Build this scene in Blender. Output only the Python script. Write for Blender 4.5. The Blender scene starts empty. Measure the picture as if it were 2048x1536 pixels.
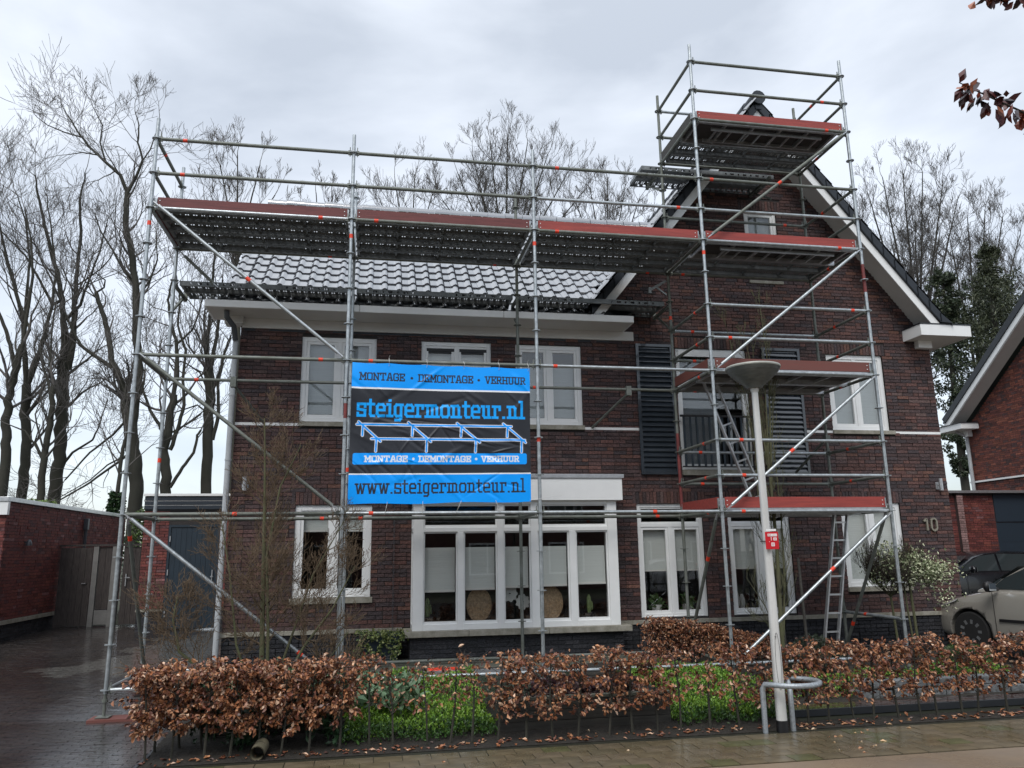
import bpy, math, random
import numpy as np
from mathutils import Vector, Matrix

sc = bpy.context.scene
C = sc.collection
rad = math.radians
# ---------------------------------------------------------------- camera
CAM = np.array([3.00707, -10.09458, 1.50278])
ROT = np.array([[0.98483436, 0.17191956, -0.02334389],
                [-0.17293797, 0.96193961, -0.21157659],
                [-0.01391875, 0.21240494, 0.9770826]])
FPX = 1537.81
cd = bpy.data.cameras.new('camera'); cam = bpy.data.objects.new('camera', cd); C.objects.link(cam)
cd.sensor_width = 36; cd.lens = FPX / 2048 * 36; cd.clip_end = 2000; cd.clip_start = 0.05
M = Matrix.Identity(4)
for i in range(3):
    M[i][0] = ROT[i, 0]; M[i][1] = ROT[i, 2]; M[i][2] = -ROT[i, 1]; M[i][3] = CAM[i]
cam.matrix_world = M
sc.camera = cam
sc.view_settings.view_transform = 'Standard'; sc.view_settings.look = 'None'
sc.view_settings.gamma = 1; sc.view_settings.exposure = 0.36; sc.view_settings.use_curve_mapping = False
# ---------------------------------------------------------------- world: overcast sky
SUN_EL, SUN_AZ = 52, 205
w = bpy.data.worlds.new('World'); sc.world = w; w.use_nodes = True
nt = w.node_tree; nt.nodes.clear()
def wn(t, **k):
    n = nt.nodes.new(t)
    for a, b in k.items(): setattr(n, a, b)
    return n
tc = wn('ShaderNodeTexCoord'); sep = wn('ShaderNodeSeparateXYZ')
nt.links.new(tc.outputs['Generated'], sep.inputs[0])
sky = wn('ShaderNodeTexSky', sky_type='NISHITA', sun_disc=False, sun_elevation=rad(SUN_EL), sun_rotation=rad(SUN_AZ))
mp = wn('ShaderNodeMapping'); mp.inputs['Scale'].default_value = (1.0, 1.0, 2.4)
nt.links.new(tc.outputs['Generated'], mp.inputs[0])
n1 = wn('ShaderNodeTexNoise'); n1.inputs['Scale'].default_value = 1.7; n1.inputs['Detail'].default_value = 7; n1.inputs['Roughness'].default_value = .5; n1.inputs['Distortion'].default_value = .25
nt.links.new(mp.outputs[0], n1.inputs['Vector'])
rp = wn('ShaderNodeValToRGB')
rp.color_ramp.elements[0].position = .40; rp.color_ramp.elements[0].color = (.355, .375, .398, 1)
rp.color_ramp.elements[1].position = .60; rp.color_ramp.elements[1].color = (.595, .615, .638, 1)
nt.links.new(n1.outputs['Fac'], rp.inputs[0])
zab = wn('ShaderNodeMath', operation='MAXIMUM'); zab.inputs[1].default_value = 0; nt.links.new(sep.outputs[2], zab.inputs[0])
zsq = wn('ShaderNodeMath', operation='POWER'); zsq.inputs[1].default_value = 2; nt.links.new(zab.outputs[0], zsq.inputs[0])
mr = wn('ShaderNodeMapRange'); mr.inputs[1].default_value = 0; mr.inputs[2].default_value = 1; mr.inputs[3].default_value = 1.0; mr.inputs[4].default_value = 1.9
nt.links.new(zsq.outputs[0], mr.inputs[0])
mul = wn('ShaderNodeVectorMath', operation='SCALE'); nt.links.new(rp.outputs[0], mul.inputs[0]); nt.links.new(mr.outputs[0], mul.inputs['Scale'])
b1 = wn('ShaderNodeBackground'); b1.inputs[1].default_value = .05; nt.links.new(sky.outputs[0], b1.inputs[0])
b2 = wn('ShaderNodeBackground'); b2.inputs[1].default_value = .93; nt.links.new(mul.outputs[0], b2.inputs[0])
ad = wn('ShaderNodeAddShader'); nt.links.new(b1.outputs[0], ad.inputs[0]); nt.links.new(b2.outputs[0], ad.inputs[1])
wo = wn('ShaderNodeOutputWorld'); nt.links.new(ad.outputs[0], wo.inputs[0])
# sun behind the cloud
sl = bpy.data.lights.new('sun', 'SUN'); sl.energy = 1.5; sl.angle = rad(28); sl.color = (1, .97, .93)
so = bpy.data.objects.new('sun', sl); C.objects.link(so)
a = rad(SUN_AZ)
sdir = Vector((math.sin(a) * math.cos(rad(SUN_EL)), math.cos(a) * math.cos(rad(SUN_EL)), math.sin(rad(SUN_EL))))
so.rotation_euler = sdir.to_track_quat('Z', 'Y').to_euler(); so.location = (0, -20, 30)
sc.cycles.max_bounces = 6; sc.cycles.transparent_max_bounces = 24

# ---------------------------------------------------------------- helpers
rng = random.Random(11)
def px(x, y, ax, v):
    """world point seen at a photo pixel, at a known distance along one axis"""
    d = ROT @ np.array([(x - 1024) / FPX, 1, -(y - 768) / FPX])
    return CAM + d * ((v - CAM[ax]) / d[ax])
ORG = {}
def thing(name, label, cat, loc=(0, 0, 0), group=None, rz=0):
    o = bpy.data.objects.new(name, None); C.objects.link(o); o.location = loc; o.rotation_euler = (0, 0, rz)
    o.empty_display_size = .1
    o['label'] = label; o['category'] = cat
    if group: o['group'] = group
    ORG[o.name] = Vector(loc) if rz == 0 else Vector((0, 0, 0))
    return o
def org(o): return ORG.get(o.name, Vector((0, 0, 0)))
def attach(o, parent):
    if parent is not None:
        o.parent = parent; ORG[o.name] = org(parent)
def mkmesh(name, V, F, FC=None, smooth=False):
    """V (n,3), F (m,k) arrays, FC (m,3) face colours"""
    V = np.asarray(V, dtype=np.float32); F = np.asarray(F, dtype=np.int32)
    me = bpy.data.meshes.new(name); m, k = F.shape
    me.vertices.add(len(V)); me.vertices.foreach_set('co', V.ravel())
    me.loops.add(m * k); me.loops.foreach_set('vertex_index', F.ravel())
    me.polygons.add(m); me.polygons.foreach_set('loop_start', np.arange(0, m * k, k, dtype=np.int32))
    if FC is not None:
        FC = np.asarray(FC, dtype=np.float32)
        ca = me.color_attributes.new('Col', 'FLOAT_COLOR', 'CORNER')
        cc = np.ones((m * k, 4), dtype=np.float32); cc[:, :3] = np.repeat(FC, k, axis=0)
        ca.data.foreach_set('color', cc.ravel())
    me.update(calc_edges=True)
    me.polygons.foreach_set('use_smooth', np.full(m, bool(smooth)))
    return me
def mobj(name, me, mat, parent=None, kind=None, loc=None):
    o = bpy.data.objects.new(name, me); C.objects.link(o)
    if mat and not me.materials: me.materials.append(mat)
    attach(o, parent)
    if loc is not None: o.location = Vector(loc) - (org(parent) if parent else Vector((0, 0, 0)))
    if kind: o['kind'] = kind
    return o
def tag(o, label, cat, group=None):
    o['label'] = label; o['category'] = cat
    if group: o['group'] = group
    return o
class MB:
    def __init__(s): s.v = []; s.f = []
    def quad(s, *p):
        n = len(s.v); s.v += [tuple(q) for q in p]; s.f.append(tuple(range(n, n + len(p)))); return s
    def box(s, x0, x1, y0, y1, z0, z1):
        n = len(s.v)
        s.v += [(x0, y0, z0), (x1, y0, z0), (x1, y1, z0), (x0, y1, z0), (x0, y0, z1), (x1, y0, z1), (x1, y1, z1), (x0, y1, z1)]
        s.f += [(n, n + 3, n + 2, n + 1), (n + 4, n + 5, n + 6, n + 7), (n, n + 1, n + 5, n + 4), (n + 1, n + 2, n + 6, n + 5), (n + 2, n + 3, n + 7, n + 6), (n + 3, n, n + 4, n + 7)]
        return s
    def beam(s, p0, p1, wd, ht, up=(0, 0, 1)):
        p0 = Vector(p0); p1 = Vector(p1); d = (p1 - p0).normalized(); up = Vector(up)
        r = d.cross(up)
        if r.length < 1e-4: r = Vector((1, 0, 0))
        r.normalize(); u = r.cross(d).normalized()
        n = len(s.v)
        for q in (p0, p1):
            for a, b in ((-1, -1), (1, -1), (1, 1), (-1, 1)): s.v.append(tuple(q + r * a * wd / 2 + u * b * ht / 2))
        s.f += [(n, n + 1, n + 2, n + 3), (n + 7, n + 6, n + 5, n + 4)] + [(n + i, n + 4 + i, n + 4 + (i + 1) % 4, n + (i + 1) % 4) for i in range(4)]
        return s
    def tube(s, p0, p1, r0, r1=None, n=10, cap=True):
        return s.path([p0, p1], [r0, r0 if r1 is None else r1], n, cap)
    def path(s, pts, rs, n=10, cap=True):
        pts = [Vector(p) for p in pts]
        if not hasattr(rs, '__len__'): rs = [rs] * len(pts)
        base = len(s.v); prev = None
        for i, p in enumerate(pts):
            d = (pts[min(i + 1, len(pts) - 1)] - pts[max(i - 1, 0)]).normalized()
            if prev is None:
                a = Vector((0, 0, 1)) if abs(d.z) < .9 else Vector((1, 0, 0))
                prev = d.cross(a).normalized()
            r = (prev - d * prev.dot(d)).normalized(); prev = r; u = d.cross(r)
            for k in range(n):
                t = 2 * math.pi * k / n; s.v.append(tuple(p + (r * math.cos(t) + u * math.sin(t)) * rs[i]))
        for i in range(len(pts) - 1):
            for k in range(n):
                a = base + i * n + k; b = base + i * n + (k + 1) % n; s.f.append((a, b, b + n, a + n))
        if cap:
            s.f.append(tuple(base + k for k in range(n - 1, -1, -1)))
            e = base + (len(pts) - 1) * n; s.f.append(tuple(e + k for k in range(n)))
        return s
    def lathe(s, prof, c=(0, 0, 0), n=20):
        base = len(s.v)
        for r, z in prof:
            for k in range(n):
                t = 2 * math.pi * k / n; s.v.append((c[0] + r * math.cos(t), c[1] + r * math.sin(t), c[2] + z))
        for i in range(len(prof) - 1):
            for k in range(n):
                a = base + i * n + k; b = base + i * n + (k + 1) % n; s.f.append((a, b, b + n, a + n))
        s.f.append(tuple(base + k for k in range(n - 1, -1, -1))); e = base + (len(prof) - 1) * n; s.f.append(tuple(e + k for k in range(n)))
        return s
    def prism(s, poly, y0, y1):
        """poly of (x,z), extruded along y"""
        n = len(poly); b = len(s.v)
        s.v += [(x, y0, z) for x, z in poly] + [(x, y1, z) for x, z in poly]
        s.f += [tuple(b + i for i in range(n)), tuple(b + n + i for i in range(n - 1, -1, -1))] + [(b + i, b + n + i, b + n + (i + 1) % n, b + (i + 1) % n) for i in range(n)]
        return s
    def build(s, name, mat, parent=None, kind=None, smooth=False, rel=False, bevel=0):
        me = bpy.data.meshes.new(name); o0 = Vector((0, 0, 0)) if (parent is None or rel) else org(parent)
        me.from_pydata([(v[0] - o0.x, v[1] - o0.y, v[2] - o0.z) for v in s.v], [], s.f); me.update()
        if smooth: me.polygons.foreach_set('use_smooth', [True] * len(me.polygons)); 
        if smooth and hasattr(me, 'set_sharp_from_angle'): me.set_sharp_from_angle(angle=rad(42))
        o = mobj(name, me, mat, parent, kind)
        if bevel:
            b = o.modifiers.new('b', 'BEVEL'); b.width = bevel; b.segments = 2; b.limit_method = 'ANGLE'
        return o
def struct(o): o['kind'] = 'structure'; return o

# ---------------------------------------------------------------- materials
MATS = {}
def mat(name, col, rough=.6, metal=0, noise=None, bump=None, attr=False, spec=.5, coat=0, col2=None, ior=None, stretch=(1, 1, 1), trans=0):
    if name in MATS: return MATS[name]
    m = bpy.data.materials.new(name); m.use_nodes = True; t = m.node_tree; L = t.links; b = t.nodes['Principled BSDF']
    b.inputs['Roughness'].default_value = rough; b.inputs['Metallic'].default_value = metal
    b.inputs['Specular IOR Level'].default_value = spec; b.inputs['Coat Weight'].default_value = coat; b.inputs['Coat Roughness'].default_value = .06
    if ior: b.inputs['IOR'].default_value = ior
    if trans: b.inputs['Subsurface Weight'].default_value = 0
    src = None
    if attr:
        a = t.nodes.new('ShaderNodeVertexColor'); a.layer_name = 'Col'; src = a.outputs[0]
    tcn = t.nodes.new('ShaderNodeTexCoord'); mpn = t.nodes.new('ShaderNodeMapping'); mpn.inputs['Scale'].default_value = stretch
    L.new(tcn.outputs['Object'], mpn.inputs[0])
    if noise:
        n = t.nodes.new('ShaderNodeTexNoise'); n.inputs['Scale'].default_value = noise[0]; n.inputs['Detail'].default_value = 6; n.inputs['Roughness'].default_value = .65
        L.new(mpn.outputs[0], n.inputs['Vector'])
        mx = t.nodes.new('ShaderNodeMix'); mx.data_type = 'RGBA'
        if col2 is not None:
            r = t.nodes.new('ShaderNodeMapRange'); r.inputs[1].default_value = .5 - noise[1]; r.inputs[2].default_value = .5 + noise[1]; L.new(n.outputs['Fac'], r.inputs[0])
            L.new(r.outputs[0], mx.inputs[0])
            if src: L.new(src, mx.inputs[6])
            else: mx.inputs[6].default_value = (*col, 1)
            mx.inputs[7].default_value = (*col2, 1)
        else:
            mx.blend_type = 'MULTIPLY'; mx.inputs[0].default_value = 1
            r = t.nodes.new('ShaderNodeMapRange'); r.inputs[1].default_value = .3; r.inputs[2].default_value = .7; r.inputs[3].default_value = 1 - noise[1]; r.inputs[4].default_value = 1 + noise[1]; L.new(n.outputs['Fac'], r.inputs[0])
            if src: L.new(src, mx.inputs[6])
            else: mx.inputs[6].default_value = (*col, 1)
            L.new(r.outputs[0], mx.inputs[7])
        src = mx.outputs[2]
    if src: L.new(src, b.inputs['Base Color'])
    else: b.inputs['Base Color'].default_value = (*col, 1)
    if bump:
        n = t.nodes.new('ShaderNodeTexNoise'); n.inputs['Scale'].default_value = bump[0]; n.inputs['Detail'].default_value = 5
        L.new(mpn.outputs[0], n.inputs['Vector'])
        bp = t.nodes.new('ShaderNodeBump'); bp.inputs['Strength'].default_value = bump[1]; bp.inputs['Distance'].default_value = bump[2] if len(bump) > 2 else .01
        L.new(n.outputs['Fac'], bp.inputs['Height']); L.new(bp.outputs[0], b.inputs['Normal'])
    MATS[name] = m; return m
m_brick = mat('brick', (0, 0, 0), .75, noise=(26, .48), bump=(38, .9, .014), attr=True, spec=.4)
m_mortar = mat('mortar', (.034, .030, .029), .95, noise=(30, .3))
m_mortar2 = mat('mortar_pale', (.06, .042, .040), .95, noise=(30, .3))
m_white = mat('white_paint', (.78, .79, .78), .38, noise=(3, .04))
m_offw = mat('soffit_paint', (.62, .61, .58), .6, noise=(2, .06))
m_stone = mat('pale_stone', (.36, .34, .29), .8, noise=(9, .22), col2=(.17, .16, .12), bump=(60, .2))
m_galv = mat('galvanised_steel', (.40, .43, .44), .42, metal=.75, noise=(14, .28), bump=(90, .12, .002))
m_galvold = mat('weathered_galvanised_steel', (.235, .25, .235), .62, metal=.45, noise=(9, .3), col2=(.10, .11, .085), bump=(90, .15, .002))
m_steel = mat('dark_deck_steel', (.17, .185, .19), .5, metal=.3, noise=(7, .3))
m_alu = mat('aluminium', (.55, .56, .57), .35, metal=.8, noise=(12, .15))
m_orange = mat('orange_marking', (.75, .055, .02), .5, noise=(40, .25))
m_redpaint = mat('red_paint_worn', (.16, .03, .028), .6, noise=(12, .4))
m_toe = mat('red_toe_board', (.38, .060, .045), .62, noise=(3, .22), col2=(.19, .032, .028), stretch=(.5, 8, 8), bump=(30, .2))
m_toedk = mat('dark_red_toe_board', (.13, .032, .03), .65, noise=(6, .3), stretch=(.5, 8, 8))
m_toebr = mat('brown_red_toe_board', (.17, .042, .033), .7, noise=(6, .4), stretch=(.5, 8, 8), col2=(.13, .06, .048))
m_ply = mat('deck_plywood', (.035, .03, .028), .6, noise=(4, .3), stretch=(.4, 4, 4))
m_tile = mat('glazed_roof_tile', (.035, .04, .047), .17, metal=0, noise=(5, .3), spec=1.0, coat=1, ior=2.2)
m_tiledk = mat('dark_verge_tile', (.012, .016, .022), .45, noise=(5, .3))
m_navy = mat('navy_paint', (.014, .026, .038), .42, noise=(3, .15))
m_navy2 = mat('navy_shutter_paint', (.030, .038, .048), .25, noise=(3, .15), coat=.8)
m_black = mat('black_plastic', (.008, .008, .009), .5)
m_pvc = mat('grey_pvc', (.42, .44, .45), .4, noise=(4, .1))
m_pvcdk = mat('dark_grey_pvc', (.055, .06, .068), .4)
m_blind = mat('blind_fabric', (.56, .585, .565), .8, noise=(2, .06), stretch=(1, 1, 60), bump=(2, .3, .01))
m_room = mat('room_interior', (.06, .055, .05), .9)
m_wick = mat('wicker', (.28, .19, .11), .8, noise=(30, .45), bump=(60, .5))
m_petal = mat('white_ceramic', (.5, .5, .48), .5)
m_bark = mat('bark', (.044, .039, .031), .9, noise=(3, .35), col2=(.024, .027, .018), bump=(12, .5, .02))
m_twig = mat('twig_bark', (.060, .055, .047), .9)
m_leafbr = mat('dry_beech_leaf', (0, 0, 0), .45, attr=True, noise=(60, .2), spec=.5)
m_leafgr = mat('green_leaf', (0, 0, 0), .45, attr=True, noise=(60, .2), spec=.5)
m_soil = mat('wet_soil', (.022, .018, .013), .85, noise=(12, .5), bump=(30, .8, .03))
m_kerb = mat('concrete', (.15, .145, .125), .75, noise=(6, .3), col2=(.07, .08, .05), bump=(50, .3))
m_timber = mat('dark_timber', (.045, .042, .036), .75, noise=(5, .4), stretch=(.4, 6, 6), bump=(20, .4))
m_gate = mat('weathered_timber', (.070, .058, .052), .8, noise=(9, .16), col2=(.022, .017, .016), stretch=(9, 9, .7), bump=(14, .6, .01))
m_rubber = mat('tyre_rubber', (.012, .012, .012), .8)
m_lamp = mat('lamp_bowl', (.10, .11, .105), .36, noise=(10, .3), stretch=(1, 1, 6))
m_polem = mat('brushed_lamp_pole', (.70, .70, .68), .42, metal=.15, noise=(7, .25), stretch=(1, 1, .15), col2=(.50, .50, .47))

def glass_mat(name, tint=(.975, .98, .975), r=.0, f=1.5, add=.0):
    m = bpy.data.materials.new(name); m.use_nodes = True; t = m.node_tree; t.nodes.clear(); L = t.links
    o = t.nodes.new('ShaderNodeOutputMaterial'); mx = t.nodes.new('ShaderNodeMixShader'); tr = t.nodes.new('ShaderNodeBsdfTransparent'); gl = t.nodes.new('ShaderNodeBsdfGlossy')
    fr = t.nodes.new('ShaderNodeFresnel'); gm = t.nodes.new('ShaderNodeNewGeometry'); mi = t.nodes.new('ShaderNodeMapRange'); mi.inputs[3].default_value = f; mi.inputs[4].default_value = 1 / f; L.new(gm.outputs['Backfacing'], mi.inputs[0]); L.new(mi.outputs[0], fr.inputs[0]); tr.inputs[0].default_value = (*tint, 1); gl.inputs['Roughness'].default_value = r
    ma = t.nodes.new('ShaderNodeMath'); ma.operation = 'MULTIPLY_ADD'; ma.inputs[1].default_value = 1.25; ma.inputs[2].default_value = add; ma.use_clamp = True
    L.new(fr.outputs[0], ma.inputs[0]); L.new(ma.outputs[0], mx.inputs[0]); L.new(tr.outputs[0], mx.inputs[1]); L.new(gl.outputs[0], mx.inputs[2]); L.new(mx.outputs[0], o.inputs[0])
    MATS[name] = m; return m
m_glass = glass_mat('window_glass', add=.01)
m_carglass = glass_mat('car_glass', (.25, .3, .3), add=.04)

def perf_mat():
    m = m_steel.copy(); m.name = 'perforated_deck_steel'; t = m.node_tree; L = t.links; b = t.nodes['Principled BSDF']; out = t.nodes['Material Output']
    tcn = t.nodes.new('ShaderNodeTexCoord'); s = t.nodes.new('ShaderNodeSeparateXYZ'); L.new(tcn.outputs['Object'], s.inputs[0])
    def hole(sock, freq, duty, ph=0):
        a = t.nodes.new('ShaderNodeMath'); a.operation = 'MULTIPLY_ADD'; a.inputs[1].default_value = freq; a.inputs[2].default_value = ph; L.new(sock, a.inputs[0])
        f = t.nodes.new('ShaderNodeMath'); f.operation = 'FRACT'; L.new(a.outputs[0], f.inputs[0])
        g = t.nodes.new('ShaderNodeMath'); g.operation = 'LESS_THAN'; g.inputs[1].default_value = duty; L.new(f.outputs[0], g.inputs[0]); return g.outputs[0]
    h1 = hole(s.outputs[0], 9.5, .62); h2 = hole(s.outputs[0], 28.5, .50); h3 = hole(s.outputs[1], 23.9, .62, .86); h4 = hole(s.outputs[1], 5.97, .50, .716)
    def mu(a, b2):
        q = t.nodes.new('ShaderNodeMath'); q.operation = 'MULTIPLY'; L.new(a, q.inputs[0]); L.new(b2, q.inputs[1]); return q.outputs[0]
    hh = mu(mu(h1, h2), mu(h3, h4))
    tr = t.nodes.new('ShaderNodeBsdfTransparent'); mx = t.nodes.new('ShaderNodeMixShader'); L.new(hh, mx.inputs[0]); L.new(b.outputs[0], mx.inputs[1]); L.new(tr.outputs[0], mx.inputs[2]); L.new(mx.outputs[0], out.inputs[0])
    return m
m_perf = perf_mat()

# ---------------------------------------------------------------- brickwork
CH = .0618
PAL_H = [((.055, .035, .036), .30), ((.075, .038, .035), .26), ((.098, .044, .037), .17), ((.125, .056, .040), .05), ((.038, .031, .035), .15), ((.082, .052, .048), .07)]
PAL_R = [((.15, .040, .034), .42), ((.115, .034, .032), .28), ((.175, .052, .038), .17), ((.075, .036, .040), .10), ((.20, .10, .10), .03)]
PAL_N = [((.17, .050, .032), .42), ((.11, .036, .03), .25), ((.05, .034, .036), .2), ((.22, .075, .045), .13)]
PAL_D = [((.020, .021, .025), .6), ((.030, .030, .034), .4)]
def comp(p, f): m_ = np.array([q[0] for q in p]).T @ np.array([q[1] for q in p]); m_ = m_ / sum(q[1] for q in p); return [(tuple(m_ + (np.array(c) - m_) * f), w_) for c, w_ in p]
PAL_H = comp([((c[0] * 1.14, c[1] * 1.20, c[2] * 1.18), w_) for c, w_ in PAL_H], .75); PAL_R = comp(PAL_R, .7); PAL_N = comp(PAL_N, .7)
_bm = {}
def brick_mesh(col, ln, h, dp, key):
    k = (key, round(ln, 3), h)
    if k not in _bm:
        b = MB().box(-ln / 2, ln / 2, 0, dp, -h / 2, h / 2); V = np.array(b.v); F = np.array(b.f)
        V[V[:, 1] < dp / 2] *= np.array([1, 1, 1])
        me = mkmesh('brick', V, F, np.tile(col, (len(F), 1))); me.materials.append(m_brick); _bm[k] = me
    return _bm[k]
def pick(r, pal):
    t = r.random() * sum(p[1] for p in pal)
    for i, p in enumerate(pal):
        t -= p[1]
        if t <= 0: return i
    return 0
def brickwork(parent, O, U, N, z0, z1, spans, pal, pkey, n_ind=0, seed=1, h=.052, soldiers=(), jit=.0055, ch=CH, lens=(.21, .21, .21, .1)):
    """bricks laid in courses on the wall plane through O (U along, N out); spans(z) gives the intervals along U; returns nothing"""
    r = random.Random(seed); O = np.array(O, float); U = np.array(U, float); N = np.array(N, float); Z = np.array([0, 0, 1.])
    items = []   # u, z, len, height, colour index, off
    z = z0; row = 0
    while z + ch * .6 < z1:
        zc = z + ch / 2
        for (a, b) in spans(zc):
            u = a; first = True
            while u < b - .02:
                ln = lens[r.randrange(len(lens))]
                if first: ln = .1 if row % 2 else .21
                first = False
                if b - (u + ln + .01) < .06: ln = b - u - .0
                ln = min(ln, b - u)
                items.append((u + ln / 2, zc, ln, h, pick(r, pal), r.uniform(-jit, jit)))
                u += ln + .0105
        z += ch; row += 1
    for (a, b, zs, sh) in soldiers:
        u = a
        while u < b - .03:
            items.append((u + .0255, zs + sh / 2, .051, sh - .008, pick(r, pal), r.uniform(-jit, jit))); u += (b - a) / max(1, round((b - a) / .0618))
    pos = np.array([O + U * i[0] + Z * i[1] for i in items])
    dist = np.linalg.norm(pos - CAM, axis=1)
    vis = (np.abs(((pos - CAM) @ ROT[:, 0]) / ((pos - CAM) @ ROT[:, 1])) < .66)
    order = np.argsort(dist + (~vis) * 100)
    ind = set(order[:n_ind].tolist())
    rot = math.atan2(U[1], U[0])
    rest = [k for k in range(len(items)) if k not in ind]
    for k in ind:
        u, zc, ln, hh, ci, off = items[k]
        me = brick_mesh(pal[ci][0], ln, hh, .02, (pkey, ci))
        o = bpy.data.objects.new('brick', me); C.objects.link(o); o.parent = parent
        p = O + U * u + Z * zc + N * (.007 + off) - np.array(org(parent)); o.location = p; o.rotation_euler = (0, 0, rot)
    if rest:
        A = np.array([(items[k][0], items[k][1], items[k][2], items[k][3], items[k][5]) for k in rest]); ci = np.array([items[k][4] for k in rest])
        n = len(A); c = np.array([(-.5, 1, -.5), (.5, 1, -.5), (.5, 1, .5), (-.5, 1, .5), (-.5, 0, -.5), (.5, 0, -.5), (.5, 0, .5), (-.5, 0, .5)])
        u = A[:, 0:1] + c[:, 0] * A[:, 2:3]; zz = A[:, 1:2] + c[:, 2] * A[:, 3:4]; dd = np.where(c[:, 1] > .5, .007 + A[:, 4:5], -.014)
        V = O + u[..., None] * U + zz[..., None] * Z + dd[..., None] * N
        V = V.reshape(-1, 3) - np.array(org(parent))
        f = np.array([(0, 1, 2, 3), (0, 4, 5, 1), (3, 2, 6, 7), (0, 3, 7, 4), (1, 5, 6, 2)])
        if np.cross(U, Z) @ N < 0: f = f[:, ::-1]
        F = (np.arange(n)[:, None, None] * 8 + f).reshape(-1, 4)
        cols = np.array([p[0] for p in pal])[ci] * np.random.RandomState(seed).uniform(.72, 1.3, (n, 1))
        mobj('brickwork', mkmesh('brickwork', V, F, np.repeat(cols, 5, axis=0)), m_brick, parent, 'stuff')

# ---------------------------------------------------------------- leaves / tubes in bulk
def leafcloud(P, D, Lr, wr, pal, seed, Nn=None, fold=.25):
    """P positions, D directions (n,3) -> verts, faces, cols of folded leaves"""
    R = np.random.RandomState(seed); n = len(P); D = D / np.linalg.norm(D, axis=1, keepdims=True)
    A = R.normal(size=(n, 3)) if Nn is None else Nn + R.normal(size=(n, 3)) * .45
    S = np.cross(D, A); S /= np.linalg.norm(S, axis=1, keepdims=True) + 1e-9; Nm = np.cross(S, D)
    L = R.uniform(*Lr, (n, 1)); W = L * R.uniform(*wr, (n, 1))
    b = P; m = P + D * L * .5 - Nm * L * fold * .35; t = P + D * L - Nm * L * R.uniform(-.3, .3, (n, 1)); l = P + D * L * .45 + S * W / 2 + Nm * L * fold * .3; r = P + D * L * .45 - S * W / 2 + Nm * L * fold * .3
    l2 = P + D * L * .78 + S * W * .33; r2 = P + D * L * .78 - S * W * .33
    V = np.stack([b, m, t, l, r, l2, r2], 1).reshape(-1, 3)
    f = np.array([(0, 1, 3), (1, 5, 3), (1, 2, 5), (0, 4, 1), (1, 4, 6), (1, 6, 2)])
    F = (np.arange(n)[:, None, None] * 7 + f).reshape(-1, 3)
    pc = np.array([p[0] for p in pal]); pw = np.array([p[1] for p in pal]); ci = R.choice(len(pal), n, p=pw / pw.sum())
    col = pc[ci] * R.uniform(.75, 1.25, (n, 1))
    return V, F, np.repeat(col, 6, axis=0)
def segmesh(name, segs, n):
    """segs (m,8): p0,p1,r0,r1"""
    S = np.asarray(segs, float); p0 = S[:, :3]; p1 = S[:, 3:6]; d = p1 - p0; d /= np.linalg.norm(d, axis=1, keepdims=True) + 1e-9
    a = np.where(np.abs(d[:, 2:3]) < .9, np.array([[0, 0, 1.]]), np.array([[1., 0, 0]])); r = np.cross(d, a); r /= np.linalg.norm(r, axis=1, keepdims=True); u = np.cross(d, r)
    t = np.arange(n) * 2 * np.pi / n
    ring = r[:, None, :] * np.cos(t)[None, :, None] + u[:, None, :] * np.sin(t)[None, :, None]
    e = (d * np.minimum(S[:, 6:7], .03) * .5)
    V = np.concatenate([(p0 - e)[:, None] + ring * S[:, 6][:, None, None], (p1 + e)[:, None] + ring * S[:, 7][:, None, None]], 1).reshape(-1, 3)
    k = np.arange(n); f = np.stack([k, (k + 1) % n, (k + 1) % n + n, k + n], 1)
    F = (np.arange(len(S))[:, None, None] * 2 * n + f).reshape(-1, 4)
    return mkmesh(name, V, F, smooth=True)
def grow(segs, p, d, L, r, depth, R, up=.12, wob=.22, spread=.75, nst=5, kids=.75, rmin=.006, shrink=.62):
    st = L / nst; p = Vector(p); d = Vector(d).normalized()
    for i in range(nst):
        d = (d + Vector((R.gauss(0, wob), R.gauss(0, wob), R.gauss(0, wob) + up))).normalized()
        q = p + d * st; r1 = max(rmin, r * (1 - .55 / nst))
        segs.append((p.x, p.y, p.z, q.x, q.y, q.z, r, r1)); p = q; r = r1
        if depth > 0 and i > 0 and R.random() < kids:
            ax = Vector((R.gauss(0, 1), R.gauss(0, 1), R.gauss(0, 1))); ax = (ax - d * ax.dot(d)).normalized()
            grow(segs, p, (d + ax * R.uniform(.6, 1.1) * spread), L * R.uniform(.6, .95) * (1 - i / nst * .3), max(rmin, r * shrink), depth - 1, R, up, wob, spread, nst, kids, rmin, shrink)
    if depth > 0:
        for s in range(2):
            ax = Vector((R.gauss(0, 1), R.gauss(0, 1), R.gauss(0, 1))); ax = (ax - d * ax.dot(d)).normalized()
            grow(segs, p, (d + ax * R.uniform(.35, .75)), L * R.uniform(.6, .85), max(rmin, r * .75), depth - 1, R, up, wob, spread, nst, kids, rmin, shrink)

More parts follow.
